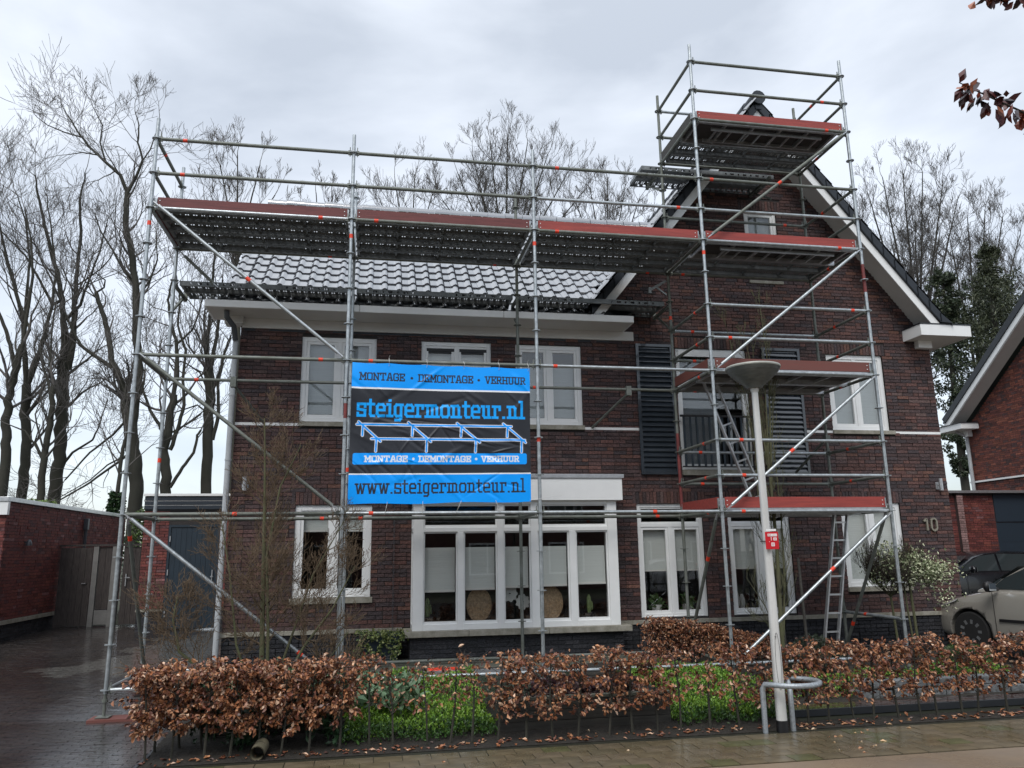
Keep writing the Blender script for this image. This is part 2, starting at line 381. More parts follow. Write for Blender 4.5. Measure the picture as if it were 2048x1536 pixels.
# ================================================================ GROUND
W = 2.2     # facade plane
def gz(y): return -.33 + max(0, min(y, 8.0)) * .038
def strip(name, m, xs, ys, dz, kind='structure', n=1):
    V = []; F = []
    for y in ys: V += [(xs[0], y, gz(y) + dz), (xs[1], y, gz(y) + dz)]
    for i in range(len(ys) - 1): F.append((2 * i, 2 * i + 1, 2 * i + 3, 2 * i + 2))
    o = mobj(name, mkmesh(name, V, F), m); o['kind'] = kind; return o
m_ground = mat('grassy_ground', (.03, .04, .018), .95, noise=(.5, .4), col2=(.04, .034, .02))
def wetpave(name, c1, c2, sc_, rough):
    m = mat(name, c1, rough, noise=(1.1, .18), col2=c2, bump=(35, .25, .004))
    t = m.node_tree; b = t.nodes['Principled BSDF']; n = t.nodes.new('ShaderNodeTexNoise'); n.inputs['Scale'].default_value = sc_; n.inputs['Detail'].default_value = 4
    tcn = t.nodes.new('ShaderNodeTexCoord'); t.links.new(tcn.outputs['Object'], n.inputs[0]); r = t.nodes.new('ShaderNodeMapRange'); r.inputs[1].default_value = .42; r.inputs[2].default_value = .6; r.inputs[3].default_value = .12; r.inputs[4].default_value = rough
    t.links.new(n.outputs['Fac'], r.inputs[0]); t.links.new(r.outputs[0], b.inputs['Roughness']); return m
m_clinker = mat('wet_clinker', (0, 0, 0), .3, noise=(14, .35), attr=True, bump=(45, .35, .004), coat=.7, spec=.6)
m_clinker.node_tree.nodes['Principled BSDF'].inputs['Coat Roughness'].default_value = .18
def wet(m, s=.9, lo=.12, hi=.5):
    t = m.node_tree; b = t.nodes['Principled BSDF']; n = t.nodes.new('ShaderNodeTexNoise'); n.inputs['Scale'].default_value = s; n.inputs['Detail'].default_value = 4
    g = t.nodes.new('ShaderNodeNewGeometry'); t.links.new(g.outputs['Position'], n.inputs['Vector']); r = t.nodes.new('ShaderNodeMapRange'); r.inputs[1].default_value = .4; r.inputs[2].default_value = .62; r.inputs[3].default_value = lo; r.inputs[4].default_value = hi
    t.links.new(n.outputs['Fac'], r.inputs[0]); t.links.new(r.outputs[0], b.inputs['Roughness'])
wet(m_clinker, .45, .06, .26)
m_slab = mat('mossy_paver', (0, 0, 0), .45, noise=(5, .35), attr=True, bump=(40, .35, .004), coat=.25); wet(m_slab, 1.1, .14, .45); m_slab.node_tree.nodes['Principled BSDF'].inputs['Coat Roughness'].default_value = .2
m_joint = mat('wet_joint_sand', (.022, .022, .014), .5, noise=(6, .4))
m_joint2 = mat('dark_joint_sand', (.010, .010, .010), .35, noise=(6, .4))
m_road = mat('road_brick_red', (.25, .185, .125), .5, noise=(1.6, .2), col2=(.17, .13, .095), bump=(120, .5, .004)); wet(m_road, .8, .25, .6)
strip('ground', m_ground, (-400, 400), (-400, 0, 8, 400), -.02)
strip('road', m_road, (-60, 60), (-9.5, -3.35), -.004)
strip('road_verge', m_joint2, (-60, 60), (-16, -9.5), -.004)
pav = strip('pavement', m_joint, (.98, 40), (-3.35, -2.27), 0)
drv = strip('driveway', m_joint2, (-4.3, .98), (-3.35, 0, 8, 9.6), 0)
drv2 = strip('parking_bay', m_joint2, (12.0, 24), (-2.27, 0, 8, 8.6), 0)
soil = strip('garden_soil', m_soil, (.98, 12.0), (-2.27, -1.9), .004)
def inpoly(x, y, P):
    c = False
    for (a, b), (d, e) in zip(P, P[1:] + P[:1]):
        if (b > y) != (e > y) and x < (d - a) * (y - b) / (e - b) + a: c = not c
    return c
DRY = [(-2.05, 3.2), (-1.3, 4.6), (-.9, 6.6), (.3, 7.3), (.7, 4.5), (.3, 3.3), (-.96, 2.95)]
# pavers as separate pieces
def pavers(parent, x0, x1, y0, y1, lx, ly, pal, m, n_ind, seed, hgt=.014, gap=.007, tilt=.004, skip=None, dry=None):
    r = random.Random(seed); items = []
    y = y0; row = 0
    while y + ly <= y1 + .001:
        x = x0 - (lx * .5 if row % 2 else 0) - r.uniform(0, .02)
        while x < x1:
            a = max(x, x0); b = min(x + lx, x1)
            if b - a > .04 and not (skip and skip((a + b) / 2, y)): items.append(((a + b) / 2, y + ly / 2, b - a - gap, pick(r, pal), r.uniform(-.0015, .0018), r.uniform(-tilt, tilt)))
            x += lx
        y += ly; row += 1
    dist = [math.hypot(i[0] - CAM[0], i[1] - CAM[1]) + (0 if abs(((np.array([i[0], i[1], -.3]) - CAM) @ ROT[:, 0]) / max(.1, ((np.array([i[0], i[1], -.3]) - CAM) @ ROT[:, 1]))) < .68 and -((np.array([i[0], i[1], -.3]) - CAM) @ ROT[:, 2]) / ((np.array([i[0], i[1], -.3]) - CAM) @ ROT[:, 1]) < .5 else 100) for i in items]
    order = sorted(range(len(items)), key=lambda k: dist[k]); ind = set(order[:n_ind])
    cache = {}
    for k in ind:
        x, y, ln, ci, dz, tl = items[k]; key = (ci, round(ln, 2))
        if key not in cache:
            b = MB().box(-ln / 2, ln / 2, -ly / 2 + gap / 2, ly / 2 - gap / 2, -.03, 0); me = mkmesh('paver', b.v, b.f, np.tile(pal[ci][0], (6, 1))); me.materials.append(m); cache[key] = me
        o = bpy.data.objects.new('paver', cache[key]); C.objects.link(o); o.parent = parent; o.location = (x, y, gz(y) + hgt * .4 + dz); o.rotation_euler = (tl + math.atan(.038) * (y > 0), tl, 0)
    rest = [items[k] for k in range(len(items)) if k not in ind]
    if rest:
        n = len(rest); A = np.array([(i[0], i[1], i[2], i[4], i[5]) for i in rest]); c = np.array([(-.5, -.5), (.5, -.5), (.5, .5), (-.5, .5)])
        X = A[:, 0:1] + c[:, 0] * A[:, 2:3]; Y = A[:, 1:2] + c[:, 1] * (ly - gap); Zt = np.vectorize(gz)(Y) + hgt * .4 + A[:, 3:4] + c[:, 0] * A[:, 4:5]
        top = np.stack([X, Y, Zt], -1); bot = top - np.array([0, 0, .03]); V = np.concatenate([top, bot], 1).reshape(-1, 3)
        f = np.array([(0, 1, 2, 3), (0, 4, 5, 1), (1, 5, 6, 2), (2, 6, 7, 3), (3, 7, 4, 0)]); F = (np.arange(n)[:, None, None] * 8 + f).reshape(-1, 4)
        cols = np.array([p[0] for p in pal])[[i[3] for i in rest]] * np.random.RandomState(seed).uniform(.86, 1.14, (n, 1))
        if dry is not None:
            for q_, i in enumerate(rest):
                if inpoly(i[0] + .35 * math.sin(i[1] * 5) * math.sin(i[0] * 4), i[1] + .3 * math.sin(i[0] * 7), dry): cols[q_] = np.array([.12, .115, .104]) * random.Random(q_).uniform(.75, 1.1)
        mobj('paving', mkmesh('paving', V, F, np.repeat(cols, 5, axis=0)), m, parent, 'stuff')
PAL_SL = [((.125, .098, .058), .4), ((.115, .094, .058), .3), ((.135, .106, .068), .2), ((.095, .092, .042), .1)]
PAL_DR = [((.036, .030, .028), .5), ((.031, .028, .028), .3), ((.043, .035, .030), .2)]
PAL_RP = [((.07, .035, .028), .5), ((.05, .032, .028), .3), ((.09, .05, .038), .2)]
pavers(pav, .98, 24, -3.35, -2.27, .26, .195, PAL_SL, m_slab, 300, 3)
pavers(drv, -4.3, .96, -3.35, 9.5, .21, .07, PAL_DR, m_clinker, 300, 4, dry=DRY)
pavers(drv2, 12.0, 20, -2.2, 6, .21, .07, PAL_DR, m_clinker, 0, 5)
gp = strip('garden_path', m_joint2, (7.6, 12.0), (-1.62, -1.02), .0); pavers(gp, 7.6, 12.0, -1.6, -1.04, .21, .07, PAL_RP, m_clinker, 0, 6)
e = MB().box(7.6, 14.5, -1.66, -1.63, -.34, -.27); struct(e.build('path_edging', m_pvcdk))
struct(MB().box(.955, .985, -3.35, 2.0, -.36, -.318).build('driveway_edging', m_pvcdk))
def puddle(x, y, rx, ry, seed, m):
    R_ = np.random.RandomState(seed); n = 48; t = np.arange(n) * 2 * np.pi / n; r = 1 + .22 * np.sin(2 * t + seed) + .15 * np.sin(5 * t + seed * 2) + .07 * np.sin(11 * t)
    V = [(x, y, gz(y) + .0075)] + [(x + rx * a * math.cos(q), y + ry * a * math.sin(q), gz(y + ry * a * math.sin(q)) + .0075) for a, q in zip(r, t)]
    o = mobj('puddle', mkmesh('puddle', V, [(0, 1 + k, 1 + (k + 1) % n) for k in range(n)]), m); o['kind'] = 'structure'
m_pud = mat('shallow_water', (.05, .045, .04), .035, spec=.8, ior=1.4)

# sloping planted bed in front of the house
bedV = []; bedF = []; RB = np.random.RandomState(3)
nx, ny = 90, 26
for j in range(ny + 1):
    for i in range(nx + 1):
        x = .98 + (12.0 - .98) * i / nx; y = -1.9 + 4.08 * j / ny
        t = min(1, (y + 1.9) / 2.0)
        if x > 7.5: t = 0 if y < -1.0 else min(1, (y + 1.0) / .5) * .8
        zz = -.33 + .26 * t + RB.uniform(-.012, .012)
        if x < 2.6 or x > 7.5: zz = -.33 + (zz + .33) * .7
        bedV.append((x, y, zz + .006 if j else -.33))
for j in range(ny):
    for i in range(nx):
        q = j * (nx + 1) + i
        if bedV[q][0] > 7.5 and bedV[q][1] < -1.15: continue
        bedF.append((q, q + 1, q + nx + 2, q + nx + 1))
def bedz(x, y):
    t = min(1, (y + 1.9) / 2.0)
    if x > 7.5: t = 0 if y < -1.0 else min(1, (y + 1.0) / .5) * .8
    z = -.33 + .26 * t
    return -.33 + (z + .33) * .7 if (x < 2.6 or x > 7.5) else z
struct(mobj('planting_bed', mkmesh('planting_bed', bedV, bedF, smooth=True), m_soil))
terr = MB().box(2.55, 7.0, 1.02, 2.2, -.30, -.055); tr_ = struct(terr.build('terrace_kerb', m_kerb))

# ================================================================ HOUSE
house = thing('brick_house', 'detached dark red-brown brick house with white eaves, standing behind the scaffold', 'house', (7, 6, 0))
XL, XR, XG, ZR, SL = .85, 13.1, 9.78, 9.36, 1.24
OPEN = dict(  # windows: x0,x1,z0,z1
    W1=(1.81, 2.965, .855, 2.24), BAY=(3.62, 6.70, .40, 2.24), G1=(7.262, 8.41, .426, 2.24), G2=(8.851, 9.98, .426, 2.24), G3=(10.955, 12.105, .823, 2.24),
    F1=(1.80, 2.976, 3.535, 4.923), F2=(3.702, 4.856, 3.535, 4.91), F3=(5.27, 6.405, 3.536, 4.905), FR=(8.10, 9.42, 2.805, 4.93), F4=(10.972, 12.10, 3.52, 4.91),
    AT=(9.60, 10.25, 6.75, 7.63))
SILLS = [(1.78, 3.0, .77, .855), (10.94, 12.15, .75, .823), (1.80, 2.99, 3.46, 3.535), (3.69, 4.87, 3.46, 3.535), (5.26, 6.42, 3.46, 3.535), (10.96, 12.17, 3.45, 3.52)]
SOLD = [(1.75, 3.02, 2.24, .2), (7.2, 8.47, 2.24, .2), (8.79, 10.04, 2.24, .2), (10.9, 12.17, 2.24, .2), (8.04, 9.5, 4.93, .2), (10.91, 12.17, 4.91, .2), (9.5, 10.35, 7.63, .2)]
def spans_house(z):
    if z > 5.02:
        h = (9.33 - z) / SL; iv = [(XG - h, XG + h)]
        if z < 5.6: iv = [(max(6.9, XG - h), min(XR, XG + h))]
        else: iv = [(XG - h, min(XR, XG + h))]
    else: iv = [(XL, XR)]
    blocks = list(OPEN.values()) + [(s[0], s[1], s[2], s[2] + s[3]) for s in SOLD] + SILLS
    for (a, b, c, d) in blocks:
        if c - .02 < z < d + .02:
            nv = []
            for (p, q) in iv:
                if b <= p or a >= q: nv.append((p, q)); continue
                if a > p: nv.append((p, a))
                if b < q: nv.append((b, q))
            iv = nv
    if 3.46 < z < 3.515: return []
    return [i for i in iv if i[1] - i[0] > .03]
wall = MB()
def backing(mb, y, xs, zs, ok):
    for i in range(len(xs) - 1):
        for j in range(len(zs) - 1):
            xc = (xs[i] + xs[i + 1]) / 2; zc = (zs[j] + zs[j + 1]) / 2
            if ok(xc, zc): mb.quad((xs[i], y, zs[j]), (xs[i + 1], y, zs[j]), (xs[i + 1], y, zs[j + 1]), (xs[i], y, zs[j + 1]))
ops = list(OPEN.values())
xs = sorted(set([XL, XR] + [v for o in ops for v in o[:2]])); zs = sorted(set([-.35, 5.4] + [v for o in ops[:-1] for v in o[2:]]))
backing(wall, W + .006, xs, zs, lambda x, z: not any(o[0] < x < o[1] and o[2] < z < o[3] for o in ops))
def rake(x, z0=9.34): return z0 - SL * abs(x - XG)
gx = sorted([XG - (9.34 - 5.4) / SL, OPEN['AT'][0], XG, OPEN['AT'][1], min(XR, XG + (9.34 - 5.4) / SL)])
for i in range(4):
    a, b = gx[i], gx[i + 1]; lo = 5.4
    if OPEN['AT'][0] <= (a + b) / 2 <= OPEN['AT'][1]:
        wall.quad((a, W + .006, 5.4), (b, W + .006, 5.4), (b, W + .006, OPEN['AT'][2]), (a, W + .006, OPEN['AT'][2])); lo = OPEN['AT'][3]
    wall.quad((a, W + .006, lo), (b, W + .006, lo), (b, W + .006, rake(b)), (a, W + .006, rake(a)))
for o in ops:   # reveals
    a, b, c, d = o; y1 = W + .14
    if o is OPEN['BAY']: continue
    wall.quad((a, W, c), (a, y1, c), (a, y1, d), (a, W, d)); wall.quad((b, W, c), (b, W, d), (b, y1, d), (b, y1, c)); wall.quad((a, W, d), (a, y1, d), (b, y1, d), (b, W, d))
hw = wall.build('wall', m_mortar, house)
brickwork(hw, (0, W, 0), (1, 0, 0), (0, -1, 0), .395, 9.3, spans_house, PAL_H, 'H', 300, 7, soldiers=SOLD)
side = MB()
side.quad((XL, W, -.35), (XL, W, 5.1), (XL, 9.9, 5.1), (XL, 9.9, -.35)).quad((XR, W, -.35), (XR, 10.2, -.35), (XR, 10.2, 5.35), (XR, W, 5.35)).quad((XL, 9.9, -.35), (XL, 9.9, 5.1), (XR, 9.9, 5.1), (XR, 9.9, -.35))
side.quad((XL, W, 5.1), (XL, 6.07, 8.75), (XL, 9.9, 5.1))
side.build('side_wall', mat('side_brick', (.075, .036, .034), .85, noise=(20, .4), bump=(50, .4)), house)
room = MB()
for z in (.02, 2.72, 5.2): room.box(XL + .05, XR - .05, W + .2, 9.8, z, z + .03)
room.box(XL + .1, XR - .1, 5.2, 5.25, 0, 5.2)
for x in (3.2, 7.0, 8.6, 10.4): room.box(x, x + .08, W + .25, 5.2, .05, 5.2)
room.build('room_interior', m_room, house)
# plinth of darker bricks
pl = MB().quad((XL, W + .006, -.36), (3.55, W + .006, -.36), (3.55, W + .006, .33), (XL, W + .006, .33)).quad((6.77, W + .006, -.36), (XR, W + .006, -.36), (XR, W + .006, .33), (6.77, W + .006, .33))
pl.quad((3.55, 1.666, -.36), (6.77, 1.666, -.36), (6.77, 1.666, .31), (3.55, 1.666, .31)).quad((3.55, 1.666, -.36), (3.55, 1.666, .31), (3.55, W, .31), (3.55, W, -.36)).quad((6.77, 1.666, -.36), (6.77, W, -.36), (6.77, W, .31), (6.77, 1.666, .31))
plo = pl.build('plinth', mat('plinth_mortar', (.045, .048, .052), .9), house)
m_brick_save = m_brick
brickwork(plo, (0, 1.66, 0), (1, 0, 0), (0, -1, 0), -.06, .31, lambda z: [(3.55, 6.77)], PAL_D, 'D', 0, 9, lens=(.21, .21, .21, .21))
brickwork(plo, (0, W, 0), (1, 0, 0), (0, -1, 0), -.34, .335, lambda z: [(XL, 3.55), (6.77, XR)], PAL_D, 'D', 0, 10)
# stone bands, sills
def stones(name, x0, x1, z0, z1, yf, step, par=house):
    x = x0; r = random.Random(5)
    while x < x1 - .02:
        e = min(x1, x + step); MB().box(x + .002, e - .002, yf, W + .01, z0, z1).build(name, m_stone, par, bevel=.004); x = e
stones('plinth_stone', XL - .02, 3.46, .33, .395, W - .03, .9); stones('plinth_stone', 6.89, XR + .02, .33, .395, W - .03, .95)
MB().box(3.47, 4.4, 1.56, W, .30, .385).build('bay_sill', m_stone, house, bevel=.006); MB().box(4.403, 5.6, 1.56, W, .30, .385).build('bay_sill', m_stone, house, bevel=.006); MB().box(5.603, 6.89, 1.56, W, .30, .385).build('bay_sill', m_stone, house, bevel=.006)
for (a, b) in ((XL, 1.8), (2.99, 3.69), (4.87, 5.26), (6.42, 7.37), (10.44, 10.96), (12.17, XR)): MB().box(a, b - .002, W - .012, W + .01, 3.465, 3.508).build('string_course', m_white, house)
for s in SILLS: MB().box(s[0], s[1], W - .05, W + .1, s[2], s[3] - .002).build('window_sill', m_stone, house, bevel=.004)
MB().box(8.1, 9.42, W - .06, W + .1, 2.71, 2.80).build('window_sill', m_stone, house, bevel=.004)

def window(k, cols=(.5,), transom=None, yf=W + .03, blind=None, frame=.06, sash=.045, par=house, blindtop=None, dep=.09, mc=None, bm=None):
    x0, x1, z0, z1 = OPEN[k] if isinstance(k, str) else k
    f = MB(); zt = z1 if transom is None else transom
    f.box(x0, x0 + frame, yf, yf + dep, z0, z1).box(x1 - frame, x1, yf, yf + dep, z0, z1).box(x0 + frame, x1 - frame, yf, yf + dep, z0, z0 + frame).box(x0 + frame, x1 - frame, yf, yf + dep, z1 - frame, z1)
    f.box(x0 + frame, x1 - frame, yf - .012, yf + .002, z0 + .004, z0 + .02)
    edges = [x0 + frame] + [x0 + (x1 - x0) * c for c in cols] + [x1 - frame]
    for c in edges[1:-1]: f.box(c - .035, c + .035, yf + .004, yf + dep - .004, z0 + frame, zt - (frame if transom is None else 0))
    if transom is not None: f.box(x0 + frame, x1 - frame, yf + .002, yf + dep - .002, zt, zt + .06)
    fo = f.build('window', mc or m_white, par, bevel=.003)
    cells = [(edges[i] + (.035 if i else 0), edges[i + 1] - (.035 if i < len(edges) - 2 else 0), z0 + frame, (zt if transom is not None else z1 - frame)) for i in range(len(edges) - 1)]
    if transom is not None: cells.append((x0 + frame, x1 - frame, zt + .06, z1 - frame))
    for n, (a, b, c, d) in enumerate(cells):
        s = MB(); q = sash if (transom is None or n < len(cells) - 1) else .025
        s.box(a + .001, a + q, yf + .014, yf + .06, c, d).box(b - q, b - .001, yf + .014, yf + .06, c, d).box(a + q, b - q, yf + .014, yf + .06, c, c + q).box(a + q, b - q, yf + .014, yf + .06, d - q, d - .001)
        s.build('sash', mc or m_white, fo, bevel=.002)
        MB().box(a + q - .004, b - q + .004, yf + .034, yf + .042, c + q - .004, d - q + .004).build('pane', m_glass, fo)
        if blind is not None and (transom is None or n < len(cells) - 1):
            bt = d if blindtop is None else blindtop
            if blind < bt:
                MB().box(a + .01, b - .01, yf + .115, yf + .12, blind, bt).build('blind', bm or m_blind, fo); MB().box(a + .01, b - .01, yf + .108, yf + .128, blind - .025, blind).build('blind_bar', m_offw, fo)
    return fo
m_frgrey = mat('window_paint_grey', (.52, .51, .47), .45, noise=(3, .05))
window('W1', blind=1.86, blindtop=2.17, frame=.085)
window('G1', transom=1.86, blind=1.17); window('G2', transom=1.86, blind=1.18); window('G3', blind=.86, frame=.08)
m_net = mat('net_blind', (.34, .37, .38), .85, noise=(2, .1), stretch=(1, 1, 60))
window('F1', blind=3.62, frame=.075, bm=m_net); window('F2', blind=3.62, frame=.07, blindtop=4.75); window('F3', blind=3.62, frame=.075, blindtop=4.55, bm=m_net)
window('F4', blind=3.62, frame=.08, bm=m_net); window('AT', cols=(), blind=6.85, frame=.06, bm=m_net)
for x in (3.77, 4.31):
    MB().box(x, x + .5, W + .045, W + .062, 4.72, 4.83).box(x + .02, x + .48, W + .035, W + .045, 4.75, 4.80).build('ventilation_grille', m_black, house)
fr = window('FR', cols=(), transom=4.28, frame=.06, blind=None)
MB().box(8.16, 9.36, W + .01, W + .028, 4.79, 4.90).build('roller_box', m_white, fr); MB().box(8.80, 8.84, W + .05, W + .09, 2.88, 4.28).build('sliding_edge', m_navy, fr)
pl_ = MB()
for i in range(34): pl_.box(8.19 + i * .0185, 8.20 + i * .0185, W + .16, W + .17, 2.9, 4.7)
pl_.build('pleated_curtain', mat('curtain', (.30, .33, .36), .8), fr)
# french balcony railing
rl = MB().box(8.09, 9.45, W - .10, W - .065, 3.70, 3.735).box(8.09, 9.45, W - .10, W - .065, 2.84, 2.86)
rail = rl.build('railing', m_black, house)
for i in range(12): MB().box(8.13 + i * .116, 8.165 + i * .116, W - .09, W - .075, 2.86, 3.70).build('railing_bar', m_navy, rail)
# louvred shutters
for (a, b) in ((7.365, 8.03), (9.70, 10.43)):
    s = MB().box(a, a + .05, W - .06, W - .012, 2.72, 4.975).box(b - .05, b, W - .06, W - .012, 2.72, 4.975).box(a + .05, b - .05, W - .06, W - .012, 2.72, 2.77).box(a + .05, b - .05, W - .06, W - .012, 4.925, 4.975).box(a + .05, b - .05, W - .018, W - .013, 2.77, 4.925)
    sh = s.build('shutter', m_navy2, house, bevel=.003); n = 25
    for i in range(n):
        z = 2.775 + i * (2.145 / n); q = MB().quad((a + .052, W - .058, z), (b - .052, W - .058, z), (b - .052, W - .022, z + .066), (a + .052, W - .022, z + .066)).quad((a + .052, W - .058, z - .012), (b - .052, W - .058, z - .012), (b - .052, W - .058, z), (a + .052, W - .058, z))
        q.quad((a + .052, W - .058, z - .012), (a + .052, W - .022, z + .054), (b - .052, W - .022, z + .054), (b - .052, W - .058, z - .012)); q.build('slat', m_navy2, sh)
# bay window
Y0 = 1.65
b = MB(); bx0, bx1 = 3.58, 6.74
cols = [(3.58, 3.735), (4.243, 4.336), (4.847, 4.946), (5.365, 5.472), (5.968, 6.072), (6.585, 6.74)]
for i, (a, c) in enumerate(cols):
    top = 2.26 if i in (0, 2, 3, 5) else 1.80
    b.box(a, c, Y0, Y0 + .10, .385, top)
b.box(3.735, 6.585, Y0 + .003, Y0 + .097, .385, .47).box(3.735, 6.585, Y0 + .003, Y0 + .097, 1.80, 1.865).box(3.735, 6.585, Y0 + .003, Y0 + .097, 2.205, 2.26)
b.box(bx0, bx0 + .05, Y0 + .10, W, .385, .46).box(bx0, bx0 + .05, Y0 + .1, W, 2.18, 2.26).box(bx0, bx0 + .05, Y0 + .1, W, 1.80, 1.865).box(bx0, bx0 + .05, W - .08, W, .385, 2.26).box(bx1 - .05, bx1, Y0 + .10, W, .385, .46).box(bx1 - .05, bx1, Y0 + .1, W, 2.18, 2.26).box(bx1 - .05, bx1, W - .08, W, .385, 2.26)
bay = b.build('bay_window', m_white, house, bevel=.004)
g = [cols[0][1], 4.243, 4.336, 4.847, 4.946, 5.365, 5.472, 5.968, 6.072, cols[-1][0]]
cells = [(g[0], g[1], .47, 1.80, .95), (g[2], g[3], .47, 1.80, .97), (g[4], g[5], .47, 1.80, .99), (g[6], g[7], .47, 1.80, 1.0), (g[8], g[9], .47, 1.80, 1.02), (g[0], g[3], 1.865, 2.205, None), (g[4], g[5], 1.865, 2.205, None), (g[6], g[9], 1.865, 2.205, None)]
for (a, c, z0, z1, bl) in cells:
    q = .022; s = MB().box(a + .001, a + q, Y0 + .03, Y0 + .07, z0, z1).box(c - q, c - .001, Y0 + .03, Y0 + .07, z0, z1).box(a + q, c - q, Y0 + .03, Y0 + .07, z0, z0 + q + .015).box(a + q, c - q, Y0 + .03, Y0 + .07, z1 - q, z1 - .001)
    s.build('sash', m_white, bay); MB().box(a + q - .004, c - q + .004, Y0 + .045, Y0 + .053, z0 + q, z1 - q + .004).build('pane', m_glass, bay)
    if bl: MB().box(a + .03, c - .03, Y0 + .11, Y0 + .115, bl, 1.57).build('blind', m_blind, bay); MB().box(a + .03, c - .03, Y0 + .10, Y0 + .125, bl - .03, bl).build('blind_bar', m_offw, bay)
for (xx, s_) in ((bx0 + .02, 1), (bx1 - .03, 1)): MB().box(xx, xx + .008, Y0 + .1, W - .08, .46, 2.18).build('pane', m_glass, bay)
MB().box(3.50, 6.83, 1.58, W, 2.262, 2.60).build('bay_fascia', m_white, house, bevel=.003)
MB().box(3.485, 6.86, 1.56, W, 2.603, 2.665).build('bay_roof_trim', m_alu, house, bevel=.003)
MB().box(3.6, 6.72, Y0 + .12, W + .4, .38, .40).build('bay_window_board', m_white, bay)
# things on the window board
def wickoval(x, lab):
    m = MB(); n = 22; P_ = [(x + .185 * math.cos(2 * math.pi * k / n), .72 + .245 * math.sin(2 * math.pi * k / n)) for k in range(n)]
    o = m.prism(P_, 1.86, 1.885).build('wicker_disc', m_wick); tag(o, lab, 'decoration', 'wicker discs behind the bay window')
    MB().path([(a, 1.855, c) for a, c in P_ + P_[:1]], .009, 5).build('rim', m_wick, o)
wickoval(4.59, 'oval wicker disc standing in the bay window, second pane from the left'); wickoval(5.70, 'oval wicker disc standing in the bay window, right of the white flowers')
for (x, z, r_, lab) in ((5.06, .87, .115, 'higher white scalloped ceramic flower hanging in the bay window'), (5.26, .745, .105, 'lower white scalloped ceramic flower hanging in the bay window')):
    P_ = [(x + (r_ + .012 * math.cos(9 * t)) * math.cos(t), z + (r_ + .012 * math.cos(9 * t)) * math.sin(t)) for t in [2 * math.pi * k / 54 for k in range(54)]]
    o = MB().prism(P_, 1.84, 1.856).build('ceramic_flower', m_petal); tag(o, lab, 'decoration'); MB().lathe([(.016, 0), (.016, .01)], (x, 1.838, z), 8).build('flower_centre', m_black, o); MB().tube((x, 1.85, z + r_), (x, 1.85, 1.57), .0015, n=4).build('string', m_black, o)
for (x, lab) in ((6.32, 'potted cactus in a dark pot at the right end of the bay window'), (3.82, 'potted cactus in a dark pot at the left end of the bay window')):
    t_ = thing('potted_cactus', lab, 'plant', (x, 1.92, .40)); MB().lathe([(.05, 0), (.075, .14), (.078, .16)], (x, 1.92, .40), 14).build('pot', m_black, t_, smooth=True)
    MB().lathe([(.03, 0), (.038, .1), (.034, .22), (.012, .27)], (x, 1.92, .56), 10).lathe([(.015, 0), (.02, .08), (.006, .13)], (x + .045, 1.92, .6), 8).build('stem', mat('cactus', (.10, .14, .05), .7, noise=(40, .4)), t_, smooth=True)
for (x, lab) in ((7.62, 'leafy pot plant on the sill behind the third ground floor window, left pane'), (8.15, 'leafy pot plant on the sill behind the third ground floor window, right pane')):
    t_ = thing('house_plant', lab, 'plant', (x, W + .25, .45)); MB().lathe([(.07, 0), (.09, .16)], (x, W + .25, .45), 14).build('pot', m_petal, t_, smooth=True)
    R_ = np.random.RandomState(int(x * 10)); P_ = np.array([[x, W + .25, .6]] * 40) + R_.normal(0, .03, (40, 3)); D_ = R_.normal(size=(40, 3)) + [0, 0, .9]
    V, F, K = leafcloud(P_, D_, (.12, .2), (.3, .4), [((.05, .10, .03), 1)], 3); mobj('foliage', mkmesh('foliage', V - np.array(org(t_)), F, K), m_leafgr, t_, 'stuff')
for (x, h_, lab) in ((9.05, .30, 'taller pale ceramic vase behind the window left of the lamp post'), (9.15, .24, 'shorter pale ceramic vase behind the window left of the lamp post')):
    o = MB().lathe([(.03, 0), (.05, h_ * .3), (.055, h_ * .6), (.03, h_ * .92), (.028, h_)], (x, W + .3, .5), 14).build('vase', m_petal, smooth=True); tag(o, lab, 'vase')
# eaves of the main range
gut = MB().box(.40, 7.17, 1.60, 1.63, 5.175, 5.29).box(.40, 7.17, 1.60, 1.76, 5.285, 5.30).box(.40, .43, 1.63, 2.35, 5.175, 5.29).box(7.14, 7.17, 1.63, 2.2, 5.175, 5.29)
for k, (a, c) in enumerate(((.40, 2.7), (2.7, 4.98), (4.98, 7.17))): MB().box(a + .002, c - .002, 1.60, 1.625, 5.175, 5.292).build('gutter_fascia', m_white, house, bevel=.012)
MB().box(.40, .425, 1.63, 2.34, 5.175, 5.292).build('gutter_fascia', m_white, house); MB().box(7.145, 7.168, 1.627, 2.195, 5.175, 5.292).build('gutter_fascia', m_white, house)
MB().box(.43, 7.14, 1.627, W + .12, 5.18, 5.195).build('soffit', m_offw, house); MB().box(.43, 7.14, 1.70, 2.0, 5.20, 5.30).build('gutter', m_pvcdk, house)
MB().box(.87, 7.34, W - .045, W + .005, 5.022, 5.178).build('frieze_board', m_offw, house); MB().box(.90, 7.11, W - .008, W + .004, 4.985, 5.02).build('frieze_painted_shadow', m_tiledk, house)  # thin dark strip paints the shadow line under the frieze board
MB().box(.62, .90, 2.05, 2.30, 5.06, 5.178).build('eave_return', m_offw, house)
# gutter downpipe left corner
dp = MB().path([(.70, 1.78, 5.18), (.70, 1.80, 5.08), (.78, 1.98, 4.98), (.80, 2.06, 4.78)], .042, 12).build('downpipe_bend', m_pvcdk, house, smooth=True)
MB().path([(.80, 2.10, 4.80), (.80, 2.10, 2.0), (.795, 2.10, -.25)], .042, 14).build('downpipe', m_pvc, house, smooth=True)
for z in (3.9, 2.9, 1.6, .6): MB().lathe([(.05, 0), (.05, .03)], (.80, 2.10, z), 14).build('pipe_bracket', m_pvc, house)
